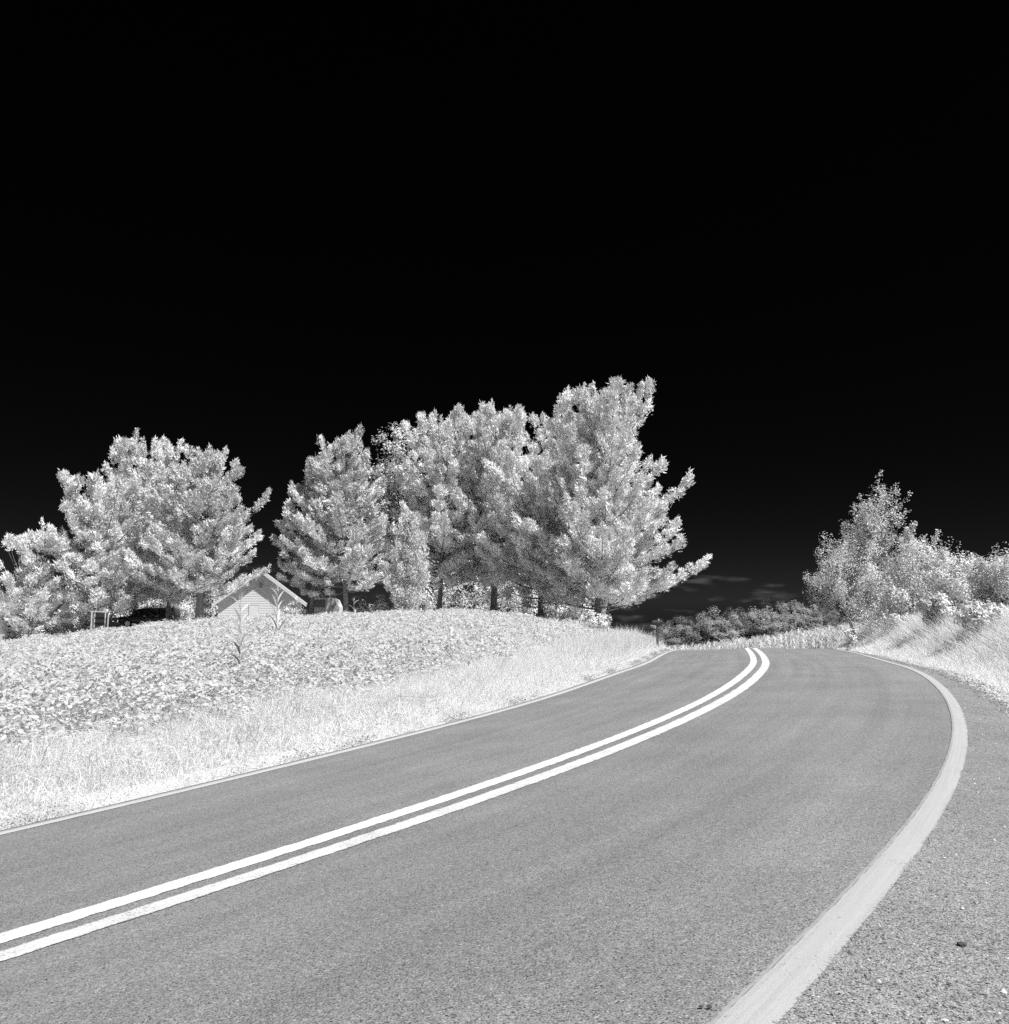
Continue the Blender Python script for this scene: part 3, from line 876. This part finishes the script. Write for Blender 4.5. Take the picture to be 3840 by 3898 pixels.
def road_area(n, s0, s1, o0, o1, r, power=1.0):
    s = s0 + (s1 - s0) * r.uniform(0, 1, n) ** power
    u = r.uniform(0, 1, n)
    a = np.interp(s, Sx, np.arange(n_all))
    lo = o0(s) if callable(o0) else o0
    hi = o1(s) if callable(o1) else o1
    of = lo + (hi - lo) * u
    xr, yr, tr = np.interp(s, Sx, RX), np.interp(s, Sx, RY), np.interp(s, Sx, TH)
    return xr + of * np.cos(tr), yr - of * np.sin(tr), s, of, u
r = np.random.default_rng(31)
# left verge: tall bleached grass against the soybeans, low clipped weeds along the pavement
def patch(x, y): return np.sin(x * 1.3 + 2 * np.sin(y * .7)) * np.sin(y * 1.1 + np.sin(x * 1.9)) * .5 + .5
X, Y_, s, of, u = road_area(120000, -8, 42, lambda s: -6.9 - 0.9 * smooth(14, 26, s), -4.25, r, 1.25)
hgt = (0.16 + 0.24 * smooth(-4.2, -5.6, of)) * (0.7 + 0.6 * patch(X, Y_)) * r.uniform(.5, 1.35, len(X)) + np.where(r.uniform(0, 1, len(X)) < .03, .25, 0)
wd_ = r.uniform(.005, .013, len(X)) * (1 + s.clip(0) / 30)
nr_ = s < 9
grass('verge_grass', 'tall bleached grass between the soybeans and the near road', X[nr_], Y_[nr_], hgt[nr_], wd_[nr_], 32, .8, spread=.4)
grass('verge_grass', 'tall bleached grass between the soybeans and the road up to the crest', X[~nr_], Y_[~nr_], hgt[~nr_], wd_[~nr_], 35, .8, False, spread=.4)
X, Y_, s, of, u = road_area(90000, -8, 45, -4.7, PL - 0.03, r, 1.3)
kp = (u < 0.9) | (patch(X * 2.1, Y_ * 2.1) > .45)
X, Y_, s, of = X[kp], Y_[kp], s[kp], of[kp]
grass('roadside_turf', 'short weedy turf along the left pavement edge', X, Y_, r.uniform(.04, .15, len(X)) * (.6 + .8 * patch(X * 2, Y_ * 2)), r.uniform(.007, .016, len(X)) * (1 + s.clip(0) / 30), 33, .8, False, spread=.6)
# right bank
X, Y_, s, of, u = road_area(200000, 6, 68, lambda s: shoulder_edge(s) + .05, lambda s: shoulder_edge(s) + 9.5, r, 1.15)
dd = of - shoulder_edge(s)
kp = (r.uniform(0, 1, len(X)) < np.clip(.3 + dd * 1.2 + (patch(X * 1.7, Y_ * 1.7) - .5), 0.04, 1))
X, Y_, s, dd = X[kp], Y_[kp], s[kp], dd[kp]
hgt = (0.18 + .42 * smooth(.2, 2.5, dd)) * (.85 + .25 * patch(X * .8, Y_ * .8)) * r.uniform(.55, 1.35, len(X))
grass('bank_grass', 'tall pale grass on the bank right of the road', X, Y_, hgt, r.uniform(.008, .018, len(X)) * (1 + s / 40), 34, .7, False, spread=.35)
# roadside weeds past the field corner, before the tallest pine
r = np.random.default_rng(36)
X = r.uniform(0.5, 12, 26000); Y_ = r.uniform(26, 47, 26000)
idx, o = so(X, Y_)
kp = (o < -4.6) & (o > -13)
X, Y_ = X[kp], Y_[kp]
hgt = (.25 + .5 * patch(X * .9, Y_ * .9) ** 2) * r.uniform(.6, 1.5, len(X))
grass('corner_weeds', 'rank tall weeds where the field corner meets the verge', X, Y_, hgt, r.uniform(.015, .03, len(X)), 37, .3, False)
# meadow between the field crest and the trees
X = r.uniform(-45, 10, 26000); Y_ = r.uniform(44, 76, 26000)
grass('orchard_grass', 'mown grass under the conifers behind the field', X, Y_, r.uniform(.06, .22, len(X)), r.uniform(.03, .05, len(X)), 38, .4, False)
# light tuft that has seeded in the shoulder gravel
X, Y_, s, of, u = road_area(1500, 11.5, 16.5, lambda s: W + .2, lambda s: W + .42, r)
kp = r.uniform(0, 1, len(X)) < .75
tf = grass('grass_tuft', 'pale low grass strip growing in the gravel shoulder', X[kp], Y_[kp], r.uniform(.03, .10, kp.sum()), r.uniform(.008, .014, kp.sum()), 39, .7, False, spread=.7)

# ---------------------------------------------------------------- corn
def corn_geo(r, H, nleaf, leafL, leafW, tassel=True, seg=6):
    """stalk, leaves (list) and tassel as vertex/face arrays"""
    lean = r.normal(0, .03, 2)
    zz = np.linspace(0, H * .86, 7)
    SP = np.stack([lean[0] * zz ** 1.4, lean[1] * zz ** 1.4, zz], -1)
    stalk = tube(SP, np.linspace(.016, .008, 7), 6)
    lv = []
    a0 = r.uniform(0, 3.14)
    for i in range(nleaf):
        f = .18 + .78 * (i + r.uniform(0, .5)) / nleaf
        b = np.array([np.interp(f, np.linspace(0, 1, 7), SP[:, k]) for k in range(3)])
        a = a0 + math.pi * (i % 2) + r.normal(0, .35)
        L = leafL * (1.1 - .55 * abs(f - .5)) * r.uniform(.75, 1.15)
        q = np.linspace(0, 1, seg)
        el = R(r.uniform(58, 76)) - q * R(r.uniform(15, 85))
        dl = L / (seg - 1)
        hx = np.concatenate([[0], np.cumsum(np.cos(el[:-1]) * dl)]); hz = np.concatenate([[0], np.cumsum(np.sin(el[:-1]) * dl)])
        C_ = b + np.stack([np.cos(a) * hx, np.sin(a) * hx, hz], -1)
        wd = leafW * np.sin(np.clip(q * 2.6 + .45, 0, math.pi)) ** .8 * .5; wd[-1] = .001
        sd_ = np.array([-math.sin(a), math.cos(a), 0.25 * r.normal()])
        nrm = np.stack([-np.sin(el) * math.cos(a), -np.sin(el) * math.sin(a), np.cos(el)], -1)
        Lf = C_ + sd_ * wd[:, None] + nrm * (wd * .35)[:, None]; Rt = C_ - sd_ * wd[:, None] + nrm * (wd * .35)[:, None]
        V = np.stack([Lf, C_, Rt], 1).reshape(-1, 3)
        i_ = (np.arange(seg - 1) * 3)
        F = np.concatenate([np.stack([i_, i_ + 1, i_ + 4, i_ + 3], 1), np.stack([i_ + 1, i_ + 2, i_ + 5, i_ + 4], 1)])
        lv.append((V, F))
    ts = None
    if tassel:
        top = SP[-1]
        P = np.repeat(top[None], 9, 0) + np.array([0, 0, 1]) * np.linspace(0, .06, 9)[:, None]
        D = unit(np.array([0, 0, 1.0]) + r.normal(0, .35, (9, 3))); D[0] = (0, 0, 1)
        ts = blades_tri(P, D, H * .14 * r.uniform(.7, 1.1, 9), np.full(9, .014), r)
    return stalk, lv, ts
stalks = [(930, 16.5, 2238, 12, .50, .062, True, 'tall volunteer corn stalk with dark dried lower leaves in the soybeans'),
          (1063, 27, 2218, 8, .85, .08, True, 'leafy corn stalk rising from the soybeans before the house wall'),
          (1222, 20, 2392, 7, .40, .05, False, 'short corn plant barely above the soybeans right of the tallest stalk'),
          (1354, 34, 2270, 6, .40, .06, True, 'slim corn stalk before the dark conifer right of the camper'),
          (1716, 24, 2395, 8, .45, .05, False, 'small bushy corn plant in the soybeans below the middle pines'),
          (1852, 37, 2318, 6, .35, .06, False, 'stubby corn plant at the far crest of the soybean field')]
for k, (px, Y, pt, nlf, LL, LW, ta, lb) in enumerate(stalks):
    rr = np.random.default_rng(300 + k)
    x, y = spot(px, Y)
    z = gz(x, y)
    H = ztop(pt, Y) - z
    root = empty('corn_stalk', (x, y, z), 0, lb, 'corn', 'volunteer corn stalks in the soybeans')
    st, lv, ts = corn_geo(rr, H, nlf, LL, LW, ta)
    obj('stalk', mesh_np('stalk', st[0], [st[1]], np.full(len(st[1]), .35), smooth_sh=True), m_corn, root)
    for j, (V, F) in enumerate(lv):
        obj('leaf', mesh_np('leaf', V, [F], np.full(len(F), rr.uniform(.3, .9)), smooth_sh=True), m_corn if j > (4 if k == 0 else 1) else m_corn_dry, root)
    if ts is not None:
        obj('tassel', mesh_np('tassel', ts[0], [ts[1]], np.full(len(ts[1]), .9)), m_corn, root)
# corn field beyond the crest
r = np.random.default_rng(55)
pv, pf, pt_ = [], [], []
variants = []
for k in range(6):
    st, lv, ts = corn_geo(np.random.default_rng(70 + k), 2.3, 8, .75, .11, True, 4)
    vv = [st[0], ts[0]] + [a for a, b in lv]
    Q = [st[1]] + [b for a, b in lv]
    offs = np.cumsum([0] + [len(a) for a in vv])[:-1]
    quads = np.concatenate([Q[0] + offs[0]] + [q + offs[2 + i] for i, q in enumerate(Q[1:])])
    variants.append((np.concatenate(vv), quads, ts[1] + offs[1]))
vlist, qlist, tlist, toneq, tonet, cnt = [], [], [], [], [], 0
for Y in np.arange(57, 98, 1.8):
    for px in np.arange(2540, 3300, 11):
        p_ = px + r.uniform(-4, 4)
        x, y = (p_ - CX) / FPX * Y, Y + r.uniform(-.5, .5)
        az = (p_ - CX) / FPX
        idx, o = so([x], [y])
        if abs(o[0]) < 5.2: continue
        if Y < 76 and p_ < 2760: continue
        V, q, tt = variants[r.integers(6)]
        a = r.uniform(0, 6.28); s_ = r.uniform(.85, 1.1)
        VV = rot_z(V, a) * s_ + np.array([x, y, gz(x, y)])
        vlist.append(VV); qlist.append(q + cnt); tlist.append(tt + cnt); cnt += len(VV)
        tv = r.uniform(.2, .9)
        toneq.append(np.full(len(q), tv)); tonet.append(np.full(len(tt), .95))
if vlist:
    cf = obj('corn_field', mesh_np('corn_field', np.concatenate(vlist), [np.concatenate(qlist), np.concatenate(tlist)], np.concatenate(toneq + tonet)), m_corn)
    tag(cf, 'standing corn crop just beyond the crest of the road', 'corn', kind='stuff')

# ---------------------------------------------------------------- house
def house():
    Y = 77.0
    xl, _, _ = at(842, 2290, Y); xr, _, _ = at(1140, 2290, Y)
    w2 = (xr - xl) / 2
    x = (xl + xr) / 2
    z0 = gz(x, Y) - 0.15
    ze = ztop(2288, Y) - z0; zp = ztop(2176, Y) - z0
    root = empty('house', (x, Y, z0), R(14), 'pale clapboard house with its gable end facing the field', 'house')
    D_ = 10.0
    b = MB()
    b.prism([(-w2 + .03, 0), (w2 - .03, 0), (w2 - .03, ze), (0, zp - .05), (-w2 + .03, ze)], 'y', .03, D_)
    b.build('wall', m_white, root)
    s = MB()                                           # lapped clapboards on the gable end
    ex = 0.17
    z = 0.1
    sl = (zp - ze) / w2
    def half(zz): return w2 if zz <= ze else max(0.02, w2 - (zz - ze) / sl)
    while z < zp - ex:
        a0, a1 = half(z), half(z + ex)
        s.poly([(-a0, -.02, z), (a0, -.02, z), (a1, .012, z + ex), (-a1, .012, z + ex), (-a0, .03, z), (a0, .03, z)],
               [(0, 1, 2, 3), (4, 5, 1, 0)])
        z += ex
    s.build('siding', m_white, root)
    ov, side = 0.75, 0.55
    rt = MB()
    th_ = .14
    e1 = w2 + side
    ze1 = ze - side * sl
    for sg in (-1, 1):
        rt.prism([(0, zp + .02), (sg * e1, ze1 + .02), (sg * e1, ze1 + .02 + th_), (0, zp + .02 + th_)], 'y', -ov, D_ + .4)
    rt.build('roof', m_roof_h, root)
    for sg in (-1, 1):                                 # rake boards
        k = MB()
        k.prism([(sg * .001, zp - .18), (sg * e1, ze1 - .18), (sg * e1, ze1 + .14), (sg * .001, zp + .14)], 'y', -ov - .03, -ov - .003)
        k.build('rake_board', m_trim, root)
        k = MB(); k.box(*( (-w2 - .05, -w2 + .07) if sg < 0 else (w2 - .07, w2 + .05)), -.05, .08, 0, ze - .02)
        k.build('corner_board', m_trim, root)
    # side door with frame and gable vent
    dx = at(970, 2290, Y)[0] - x
    d = MB(); d.box(dx - .42, dx + .42, -.055, -.025, .25, 2.28); dr = d.build('door', m_white, root)
    f = MB(); f.box(dx - .52, dx - .425, -.075, -.02, .25, 2.38); f.box(dx + .425, dx + .52, -.075, -.02, .25, 2.38); f.box(dx - .42, dx + .42, -.075, -.02, 2.285, 2.38)
    f.build('frame', m_trim, dr)
    h_ = MB(); h_.box(dx + .28, dx + .34, -.10, -.056, 1.15, 1.25); h_.build('handle', m_dark, dr)
    v = MB(); v.box(-.2, .2, -.06, -.02, zp - 1.65, zp - 1.1); vt = v.build('gable_vent', m_trim, root)
    for j in range(5):
        l = MB(); zz = zp - 1.61 + j * .1
        l.poly([(-.17, -.062, zz), (.17, -.062, zz), (.17, -.085, zz + .05), (-.17, -.085, zz + .05)], [(0, 1, 2, 3)])
        l.build('slat', m_roof, vt)
house()

def camper():
    Y = 72.0
    xl = at(1184, 2300, Y)[0]; xr = at(1287, 2300, Y)[0]
    L = xr - xl
    z0 = gz((xl + xr) / 2, Y)
    zt = ztop(2275, Y) - z0
    root = empty('camper_trailer', (xl, Y, z0), 0, 'small white camper trailer with a dark window right of the house', 'trailer')
    prof = [(0, .5), (.05, zt - .25), (.25, zt - .04), (.9, zt), (L - .75, zt - .02), (L - .3, zt - .25), (L, zt - .9), (L, 1.0), (L - .25, .5)]
    b = MB(); b.prism(prof, 'y', 0, 2.1); b.build('body', m_white, root, .02)
    st = MB(); st.box(-.004, L - .1, -.012, -.001, .95, 1.05); st.build('trim_stripe', m_chrome, root)
    wx0, wx1 = at(1186, 2300, Y)[0] - xl, at(1238, 2300, Y)[0] - xl
    z1, z2 = ztop(2312, Y) - z0, ztop(2282, Y) - z0
    w = MB(); w.box(wx0, wx1, -.02, -.001, z1, z2); wo_ = w.build('window', m_glass, root, .006)
    f = MB()
    for bx_ in ((wx0 - .05, wx0 - .004, z1 - .05, z2 + .05), (wx1 + .004, wx1 + .05, z1 - .05, z2 + .05)):
        f.box(bx_[0], bx_[1], -.035, -.001, bx_[2], bx_[3])
    f.box(wx0, wx1, -.035, -.001, z2 + .004, z2 + .05); f.box(wx0, wx1, -.035, -.001, z1 - .05, z1 - .004)
    f.build('frame', m_trim, wo_)
    an = np.linspace(0, 2 * math.pi, 19)[:-1]
    for yy in (.05, 1.85):
        k = MB(); k.prism([(L * .5 + .33 * math.cos(q), .33 + .33 * math.sin(q)) for q in an], 'y', yy, yy + .2)
        wh = k.build('wheel', m_rubber, root)
        k = MB(); k.prism([(L * .5 + .18 * math.cos(q), .33 + .18 * math.sin(q)) for q in an], 'y', yy - .02, yy - .002); k.build('rim', m_chrome, wh)
    k = MB(); k.box(L - .02, L + .9, .95, 1.05, .45, .55); k.build('hitch', m_dark, root)
camper()

def car():
    Y = 66.0
    xl = at(472, 2330, Y)[0]
    z0 = gz(xl + 2.2, Y) 
    zt = ztop(2313, Y) - z0
    z0 += zt - 1.68
    root = empty('parked_car', (xl, Y, z0), R(-2), 'dark sport utility car parked under the pines beyond the field', 'car')
    # side profile, nose to the left
    low = [(0.0, .45), (0.02, .78), (.12, .92), (.95, 1.02), (4.55, 1.06), (4.62, .9), (4.62, .42), (4.2, .34), (.35, .34)]
    b = MB(); b.prism(low, 'y', -.9, .9); b.build('body', m_carpaint, root, .05, True)
    gp = [(.95, 1.02), (1.62, 1.56), (1.95, 1.66), (4.1, 1.68), (4.45, 1.55), (4.56, 1.06)]
    g = MB()
    pts = [(p_[0], -.86 + .16 * (p_[1] - 1.02), p_[1]) for p_ in gp] + [(p_[0], .86 - .16 * (p_[1] - 1.02), p_[1]) for p_ in gp]
    m_ = len(gp)
    g.poly(pts, [tuple(range(m_)), tuple(range(m_, 2 * m_))[::-1]] + [(i, (i + 1) % m_, m_ + (i + 1) % m_, m_ + i) for i in range(m_)])
    cab = g.build('cabin', m_carpaint, root, .03, True)
    def yw(z): return -.86 + .16 * (z - 1.02) - .006
    for q in ([(1.18, 1.09), (1.66, 1.50), (2.35, 1.56), (2.35, 1.09)], [(2.45, 1.09), (2.45, 1.56), (3.35, 1.57), (3.35, 1.09)], [(3.45, 1.09), (3.45, 1.57), (4.15, 1.56), (4.36, 1.09)]):
        k = MB(); k.poly([(a, yw(z) , z) for a, z in q] + [(a, yw(z) + .02, z) for a, z in q], [(0, 1, 2, 3), (0, 4, 5, 1), (1, 5, 6, 2), (2, 6, 7, 3), (3, 7, 4, 0)]); k.build('window', m_glass, root)
    k = MB(); k.poly([(1.03, -.72, 1.12), (1.03, .72, 1.12), (1.58, .66, 1.55), (1.58, -.66, 1.55)], [(0, 1, 2, 3)])
    ws = k.build('windscreen', m_glass, root); ws.location = (-.03, 0, .03)
    an = np.linspace(0, 2 * math.pi, 25)[:-1]
    for xx in (.85, 3.7):
        for yy in (-.93, .70):
            k = MB(); k.prism([(xx + .36 * math.cos(q), .36 + .36 * math.sin(q)) for q in an], 'y', yy, yy + .23); wh = k.build('wheel', m_rubber, root, .02)
            k = MB(); k.prism([(xx + .22 * math.cos(q), .36 + .22 * math.sin(q)) for q in an], 'y', yy - .012, yy - .002); k.build('rim', m_chrome, wh)
    for yy in (-.82, .5):
        k = MB(); k.box(-.02, .1, yy, yy + .32, .68, .82); k.build('headlight', m_lamp, root, .02)
        k = MB(); k.box(4.58, 4.65, yy, yy + .2, .8, 1.02); k.build('tail_light', m_lamp, root, .01)
    for xx in (1.9, 2.95):
        k = MB(); k.box(xx + .28, xx + .48, -.935, -.9, .96, .99); k.build('door_handle', m_chrome, root)
    for yy in (-.62, .56):
        k = MB(); k.box(2.05, 4.1, yy, yy + .05, 1.72, 1.76); k.box(2.05, 2.1, yy, yy + .05, 1.66, 1.72); k.box(4.05, 4.1, yy, yy + .05, 1.66, 1.72); k.build('roof_rail', m_dark, root)
    k = MB(); k.box(1.35, 1.55, -1.08, -.9, 1.05, 1.2); k.build('wing_mirror', m_carpaint, root, .03)
car()

def shed():
    Y = 80.0
    x0, x1 = at(-180, 2360, Y)[0], at(168, 2360, Y)[0]
    xm = (x0 + x1) / 2; z0 = gz(xm, Y) - .1
    ze = ztop(2358, Y) - z0; zr = ztop(2262, Y) - z0
    root = empty('shed', (xm, Y, z0), 0, 'long low white-walled shed with a dark roof at the far field corner', 'shed')
    w2 = (x1 - x0) / 2
    b = MB(); b.box(-w2, w2, 0, 7.0, 0, ze); b.build('wall', m_white, root)
    for sg in (-1, 1):
        g = MB(); xx = w2 * sg
        g.prism([(.02, ze + .002), (6.98, ze + .002), (3.5, zr - .06)], 'x', xx - .06 * (sg > 0) - .0, xx + .06 * (sg < 0))
        g.build('gable', m_roof, root)
    k = MB()
    k.poly([(-w2 - .4, -.5, ze - .05), (w2 + .4, -.5, ze - .05), (w2 + .4, 3.5, zr), (-w2 - .4, 3.5, zr), (-w2 - .4, -.5, ze + .1), (w2 + .4, -.5, ze + .1), (w2 + .4, 3.5, zr + .16), (-w2 - .4, 3.5, zr + .16)],
           [(0, 1, 2, 3), (4, 5, 6, 7), (0, 1, 5, 4), (1, 2, 6, 5), (3, 0, 4, 7)])
    k.poly([(-w2 - .4, 3.5, zr), (w2 + .4, 3.5, zr), (w2 + .4, 7.5, ze - .05), (-w2 - .4, 7.5, ze - .05), (-w2 - .4, 3.5, zr + .16), (w2 + .4, 3.5, zr + .16), (w2 + .4, 7.5, ze + .1), (-w2 - .4, 7.5, ze + .1)],
           [(0, 1, 2, 3), (4, 5, 6, 7), (1, 2, 6, 5), (2, 3, 7, 6), (3, 0, 4, 7)])
    k.build('roof', m_roof, root)
    k = MB(); k.box(-w2 + 2.2, -w2 + 4.2, -.03, -.002, .05, ze - .25); k.build('door', m_trim, root)
shed()

def garden_stand():
    Y = 57.0
    x = at(372, 2350, Y)[0]; z0 = gz(x, Y)
    top = ztop(2330, Y) - z0
    root = empty('garden_arbor', (x - .5, Y, z0), R(8), 'low white slatted garden arbor between the pine trunks left of the car', 'arbor')
    for px_a in (0, .95):
        for yy in (0, .6):
            k = MB(); k.box(px_a, px_a + .07, yy, yy + .07, 0, top); k.build('post', m_trim, root, .005)
    for j in range(4):
        k = MB(); k.box(-.12, 1.14, .04 + j * .17, .09 + j * .17, top + .003, top + .06); k.build('slat', m_trim, root)
    k = MB(); k.box(.075, .945, 0.01, .4, .42, .47); k.build('seat', m_trim, root)
    k = MB(); k.box(.075, .945, .61, .65, .55, top - .1); k.build('back_panel', m_dark, root)
garden_stand()

def mailbox():
    Y = 41.0
    x = at(2501, 2370, Y)[0]; z0 = gz(x, Y)
    zt = ztop(2361, Y) - z0
    root = empty('mailbox', (x, Y, z0), R(12), 'dark mailbox on a post at the roadside beneath the tallest pine', 'mailbox')
    p = MB(); p.box(-.05, .05, -.05, .05, -.05, zt - .262); p.build('post', m_post, root, .006)
    b = MB()
    an = np.linspace(0, math.pi, 11)
    prof = [(-.095, 0), (.095, 0)] + [(.095 * math.cos(q), .12 + .095 * math.sin(q)) for q in an]
    b.prism([(a, z + zt - .22) for a, z in prof], 'x', -.27, .27)
    b.build('box', m_dark, root, sm=True)
    d = MB(); d.prism([(a * 1.04, z * 1.01 + zt - .222) for a, z in prof], 'x', -.285, -.272); dd_ = d.build('door', m_dark, root)
    h_ = MB(); h_.box(-.30, -.286, -.02, .02, zt - .09, zt - .07); h_.build('handle', m_chrome, dd_)
    s = MB(); s.box(-.25, .25, -.08, .08, zt - .26, zt - .222); s.build('platform', m_post, root)
    f = MB(); f.box(.0, .02, -.115, -.1, zt - .12, zt + .06); f.box(.0, .10, -.115, -.1, zt + .0, zt + .06); f.build('flag', m_lamp, root)
mailbox()

# ---------------------------------------------------------------- stones and gravel on the shoulder
def rock(seed, sx_, sy_, sz_):
    r = np.random.default_rng(seed)
    import bmesh
    bm = bmesh.new(); bmesh.ops.create_icosphere(bm, subdivisions=1, radius=1)
    for v in bm.verts:
        k = r.uniform(.75, 1.1)
        v.co = Vector((v.co.x * sx_ * k, v.co.y * sy_ * k, v.co.z * sz_ * k))
    me = bpy.data.meshes.new('stone'); bm.to_mesh(me); bm.free()
    return me
def on_plane(px, py, dz=0.0):
    d = ray(px, py); z = 0.0
    for _ in range(25):
        t = (z + dz - EYE) / d[2]
        x, y = d[0] * t, d[1] * t
        i, o = so([x], [y])
        z = float(road_z(np.array([x]), np.array([y]), i, o)[0]) - .03 * max(0.0, float(o[0]) - W)
    return x, y, z
for k, (px, py, s_, m_, lb) in enumerate([
        (3660, 3603, .013, m_stone_d, 'dark flat stone lying on the shoulder gravel'),
        (2668, 3840, .006, m_stone_d, 'small dark pebble on the lane inside the wide edge line'),
        (2700, 3841, .0065, m_stone_d, 'small dark pebble on the lane touching the wide edge line'),
        (3595, 3270, .0055, m_stone_w, 'pale pebble high on the shoulder'),
        (3665, 3465, .0055, m_stone_w, 'pale pebble just above the dark flat stone'),
        (3600, 3893, .0055, m_stone_w, 'pale pebble low on the shoulder')]):
    x, y, z = on_plane(px, py)
    o = obj('stone', rock(500 + k, s_ * 1.5, s_, s_ * .55), m_, None, (x, y, z + s_ * .4 + .004))
    tag(o, lb, 'stone')
r = np.random.default_rng(77)
X, Y_, s, of, u = road_area(9000, -6, 30, W + .12, lambda s: shoulder_edge(s) + .12, r, 1.6)
i_, o_ = so(X, Y_)
Zr = road_z(X, Y_, i_, o_) + .004 - 0.03 * np.maximum(0, o_ - W)
sz = (.0022 + .007 * r.uniform(0, 1, len(X)) ** 5) * (1 + .02 * s.clip(0)) * (1 + .9 * smooth(.35, .7, of - W))
base = np.array([[1, 0, 0], [-.4, .9, 0], [-.6, -.8, 0], [.1, .1, .9], [.3, .8, .1]])
VV = (base[None] + r.normal(0, .22, (len(X), 5, 3))) * sz[:, None, None]
a = r.uniform(0, 6.28, len(X))
VV = rot_z(VV, a[:, None]) + np.stack([X, Y_, Zr], -1)[:, None]
b_ = np.arange(len(X))[:, None] * 5
Fg = np.concatenate([b_ + np.array([[0, 4, 3]]), b_ + np.array([[4, 1, 3]]), b_ + np.array([[1, 2, 3]]), b_ + np.array([[2, 0, 3]])])
m_clod = foliage('soil_clod', .07, .30, 0.0)
m_gravel = foliage('gravel_stone', .10, .55, 0.0)
tv = np.tile(r.uniform(0, 1, len(X)), 4)
gr = obj('gravel', mesh_np('gravel', VV.reshape(-1, 3), [Fg], tv), m_gravel)
tag(gr, 'loose gravel scattered over the shoulder', 'gravel', kind='stuff')

def chips(name, label, X, Y_, Zr, sz, mat, tones, r):
    V = (base[None] + r.normal(0, .22, (len(X), 5, 3))) * sz[:, None, None]
    V = rot_z(V, r.uniform(0, 6.28, len(X))[:, None]) + np.stack([X, Y_, Zr], -1)[:, None]
    b_ = np.arange(len(X))[:, None] * 5
    F = np.concatenate([b_ + np.array([[0, 4, 3]]), b_ + np.array([[4, 1, 3]]), b_ + np.array([[1, 2, 3]]), b_ + np.array([[2, 0, 3]])])
    o = obj(name, mesh_np(name, V.reshape(-1, 3), [F], np.tile(tones, 4)), mat)
    return tag(o, label, 'soil', kind='stuff')
r = np.random.default_rng(78)
X, Y_, s, of, u = road_area(7000, 5, 26, lambda s: shoulder_edge(s) - .22, lambda s: shoulder_edge(s) + .38, r, 1.1)
i_, o_ = so(X, Y_)
Zr = np.maximum(ground(X, Y_), np.where(o_ < shoulder_edge(s), road_z(X, Y_, i_, o_) - .03 * np.maximum(0, o_ - W), -9))
chips('soil_clods', 'dark broken soil along the outer edge of the shoulder', X, Y_, Zr, .006 + .022 * r.uniform(0, 1, len(X)) ** 3, m_clod, r.uniform(0, 1, len(X)), r)
# dark creeping weeds along the left pavement edge
m_weed = foliage('creeping_weeds', .30, .66, .2)
X, Y_, s, of, u = road_area(42000, -7, 34, PL - .26, PL - .02, r, 1.25)
kp = (np.sin(s * 1.9 + 1.2 * np.sin(s * .8)) + np.sin(s * 5.3) * .5 + r.normal(0, .7, len(s))) > 1.25
X, Y_, s = X[kp], Y_[kp], s[kp]
n = len(X)
Pw = np.stack([X, Y_, ground(X, Y_) + r.uniform(.01, .12, n)], -1)
Lw = r.uniform(.014, .032, n) * (1 + s.clip(0) / 40)
V, F = leaves_rhomb(Pw, unit(np.array([0, 0, 1.0]) + r.normal(0, .6, (n, 3))), Lw, Lw * .7, r)
tag(obj('creeping_weeds', mesh_np('creeping_weeds', V, [F], r.uniform(0, 1, n)), m_weed), 'dark creeping weeds in clumps along the left pavement edge', 'weeds', kind='stuff')
# long seeding stalks leaning out of the verge over the soybeans
X, Y_, s, of, u = road_area(420, -6, 30, -7.2, -4.9, r, 1.2)
grass('seed_stalks', 'long thin seeding stalks leaning over the soybean edge', X, Y_, r.uniform(.5, .95, len(X)), r.uniform(.006, .010, len(X)) * (1 + s.clip(0) / 35), 81, .5, True, .7, 1.0, spread=.35)
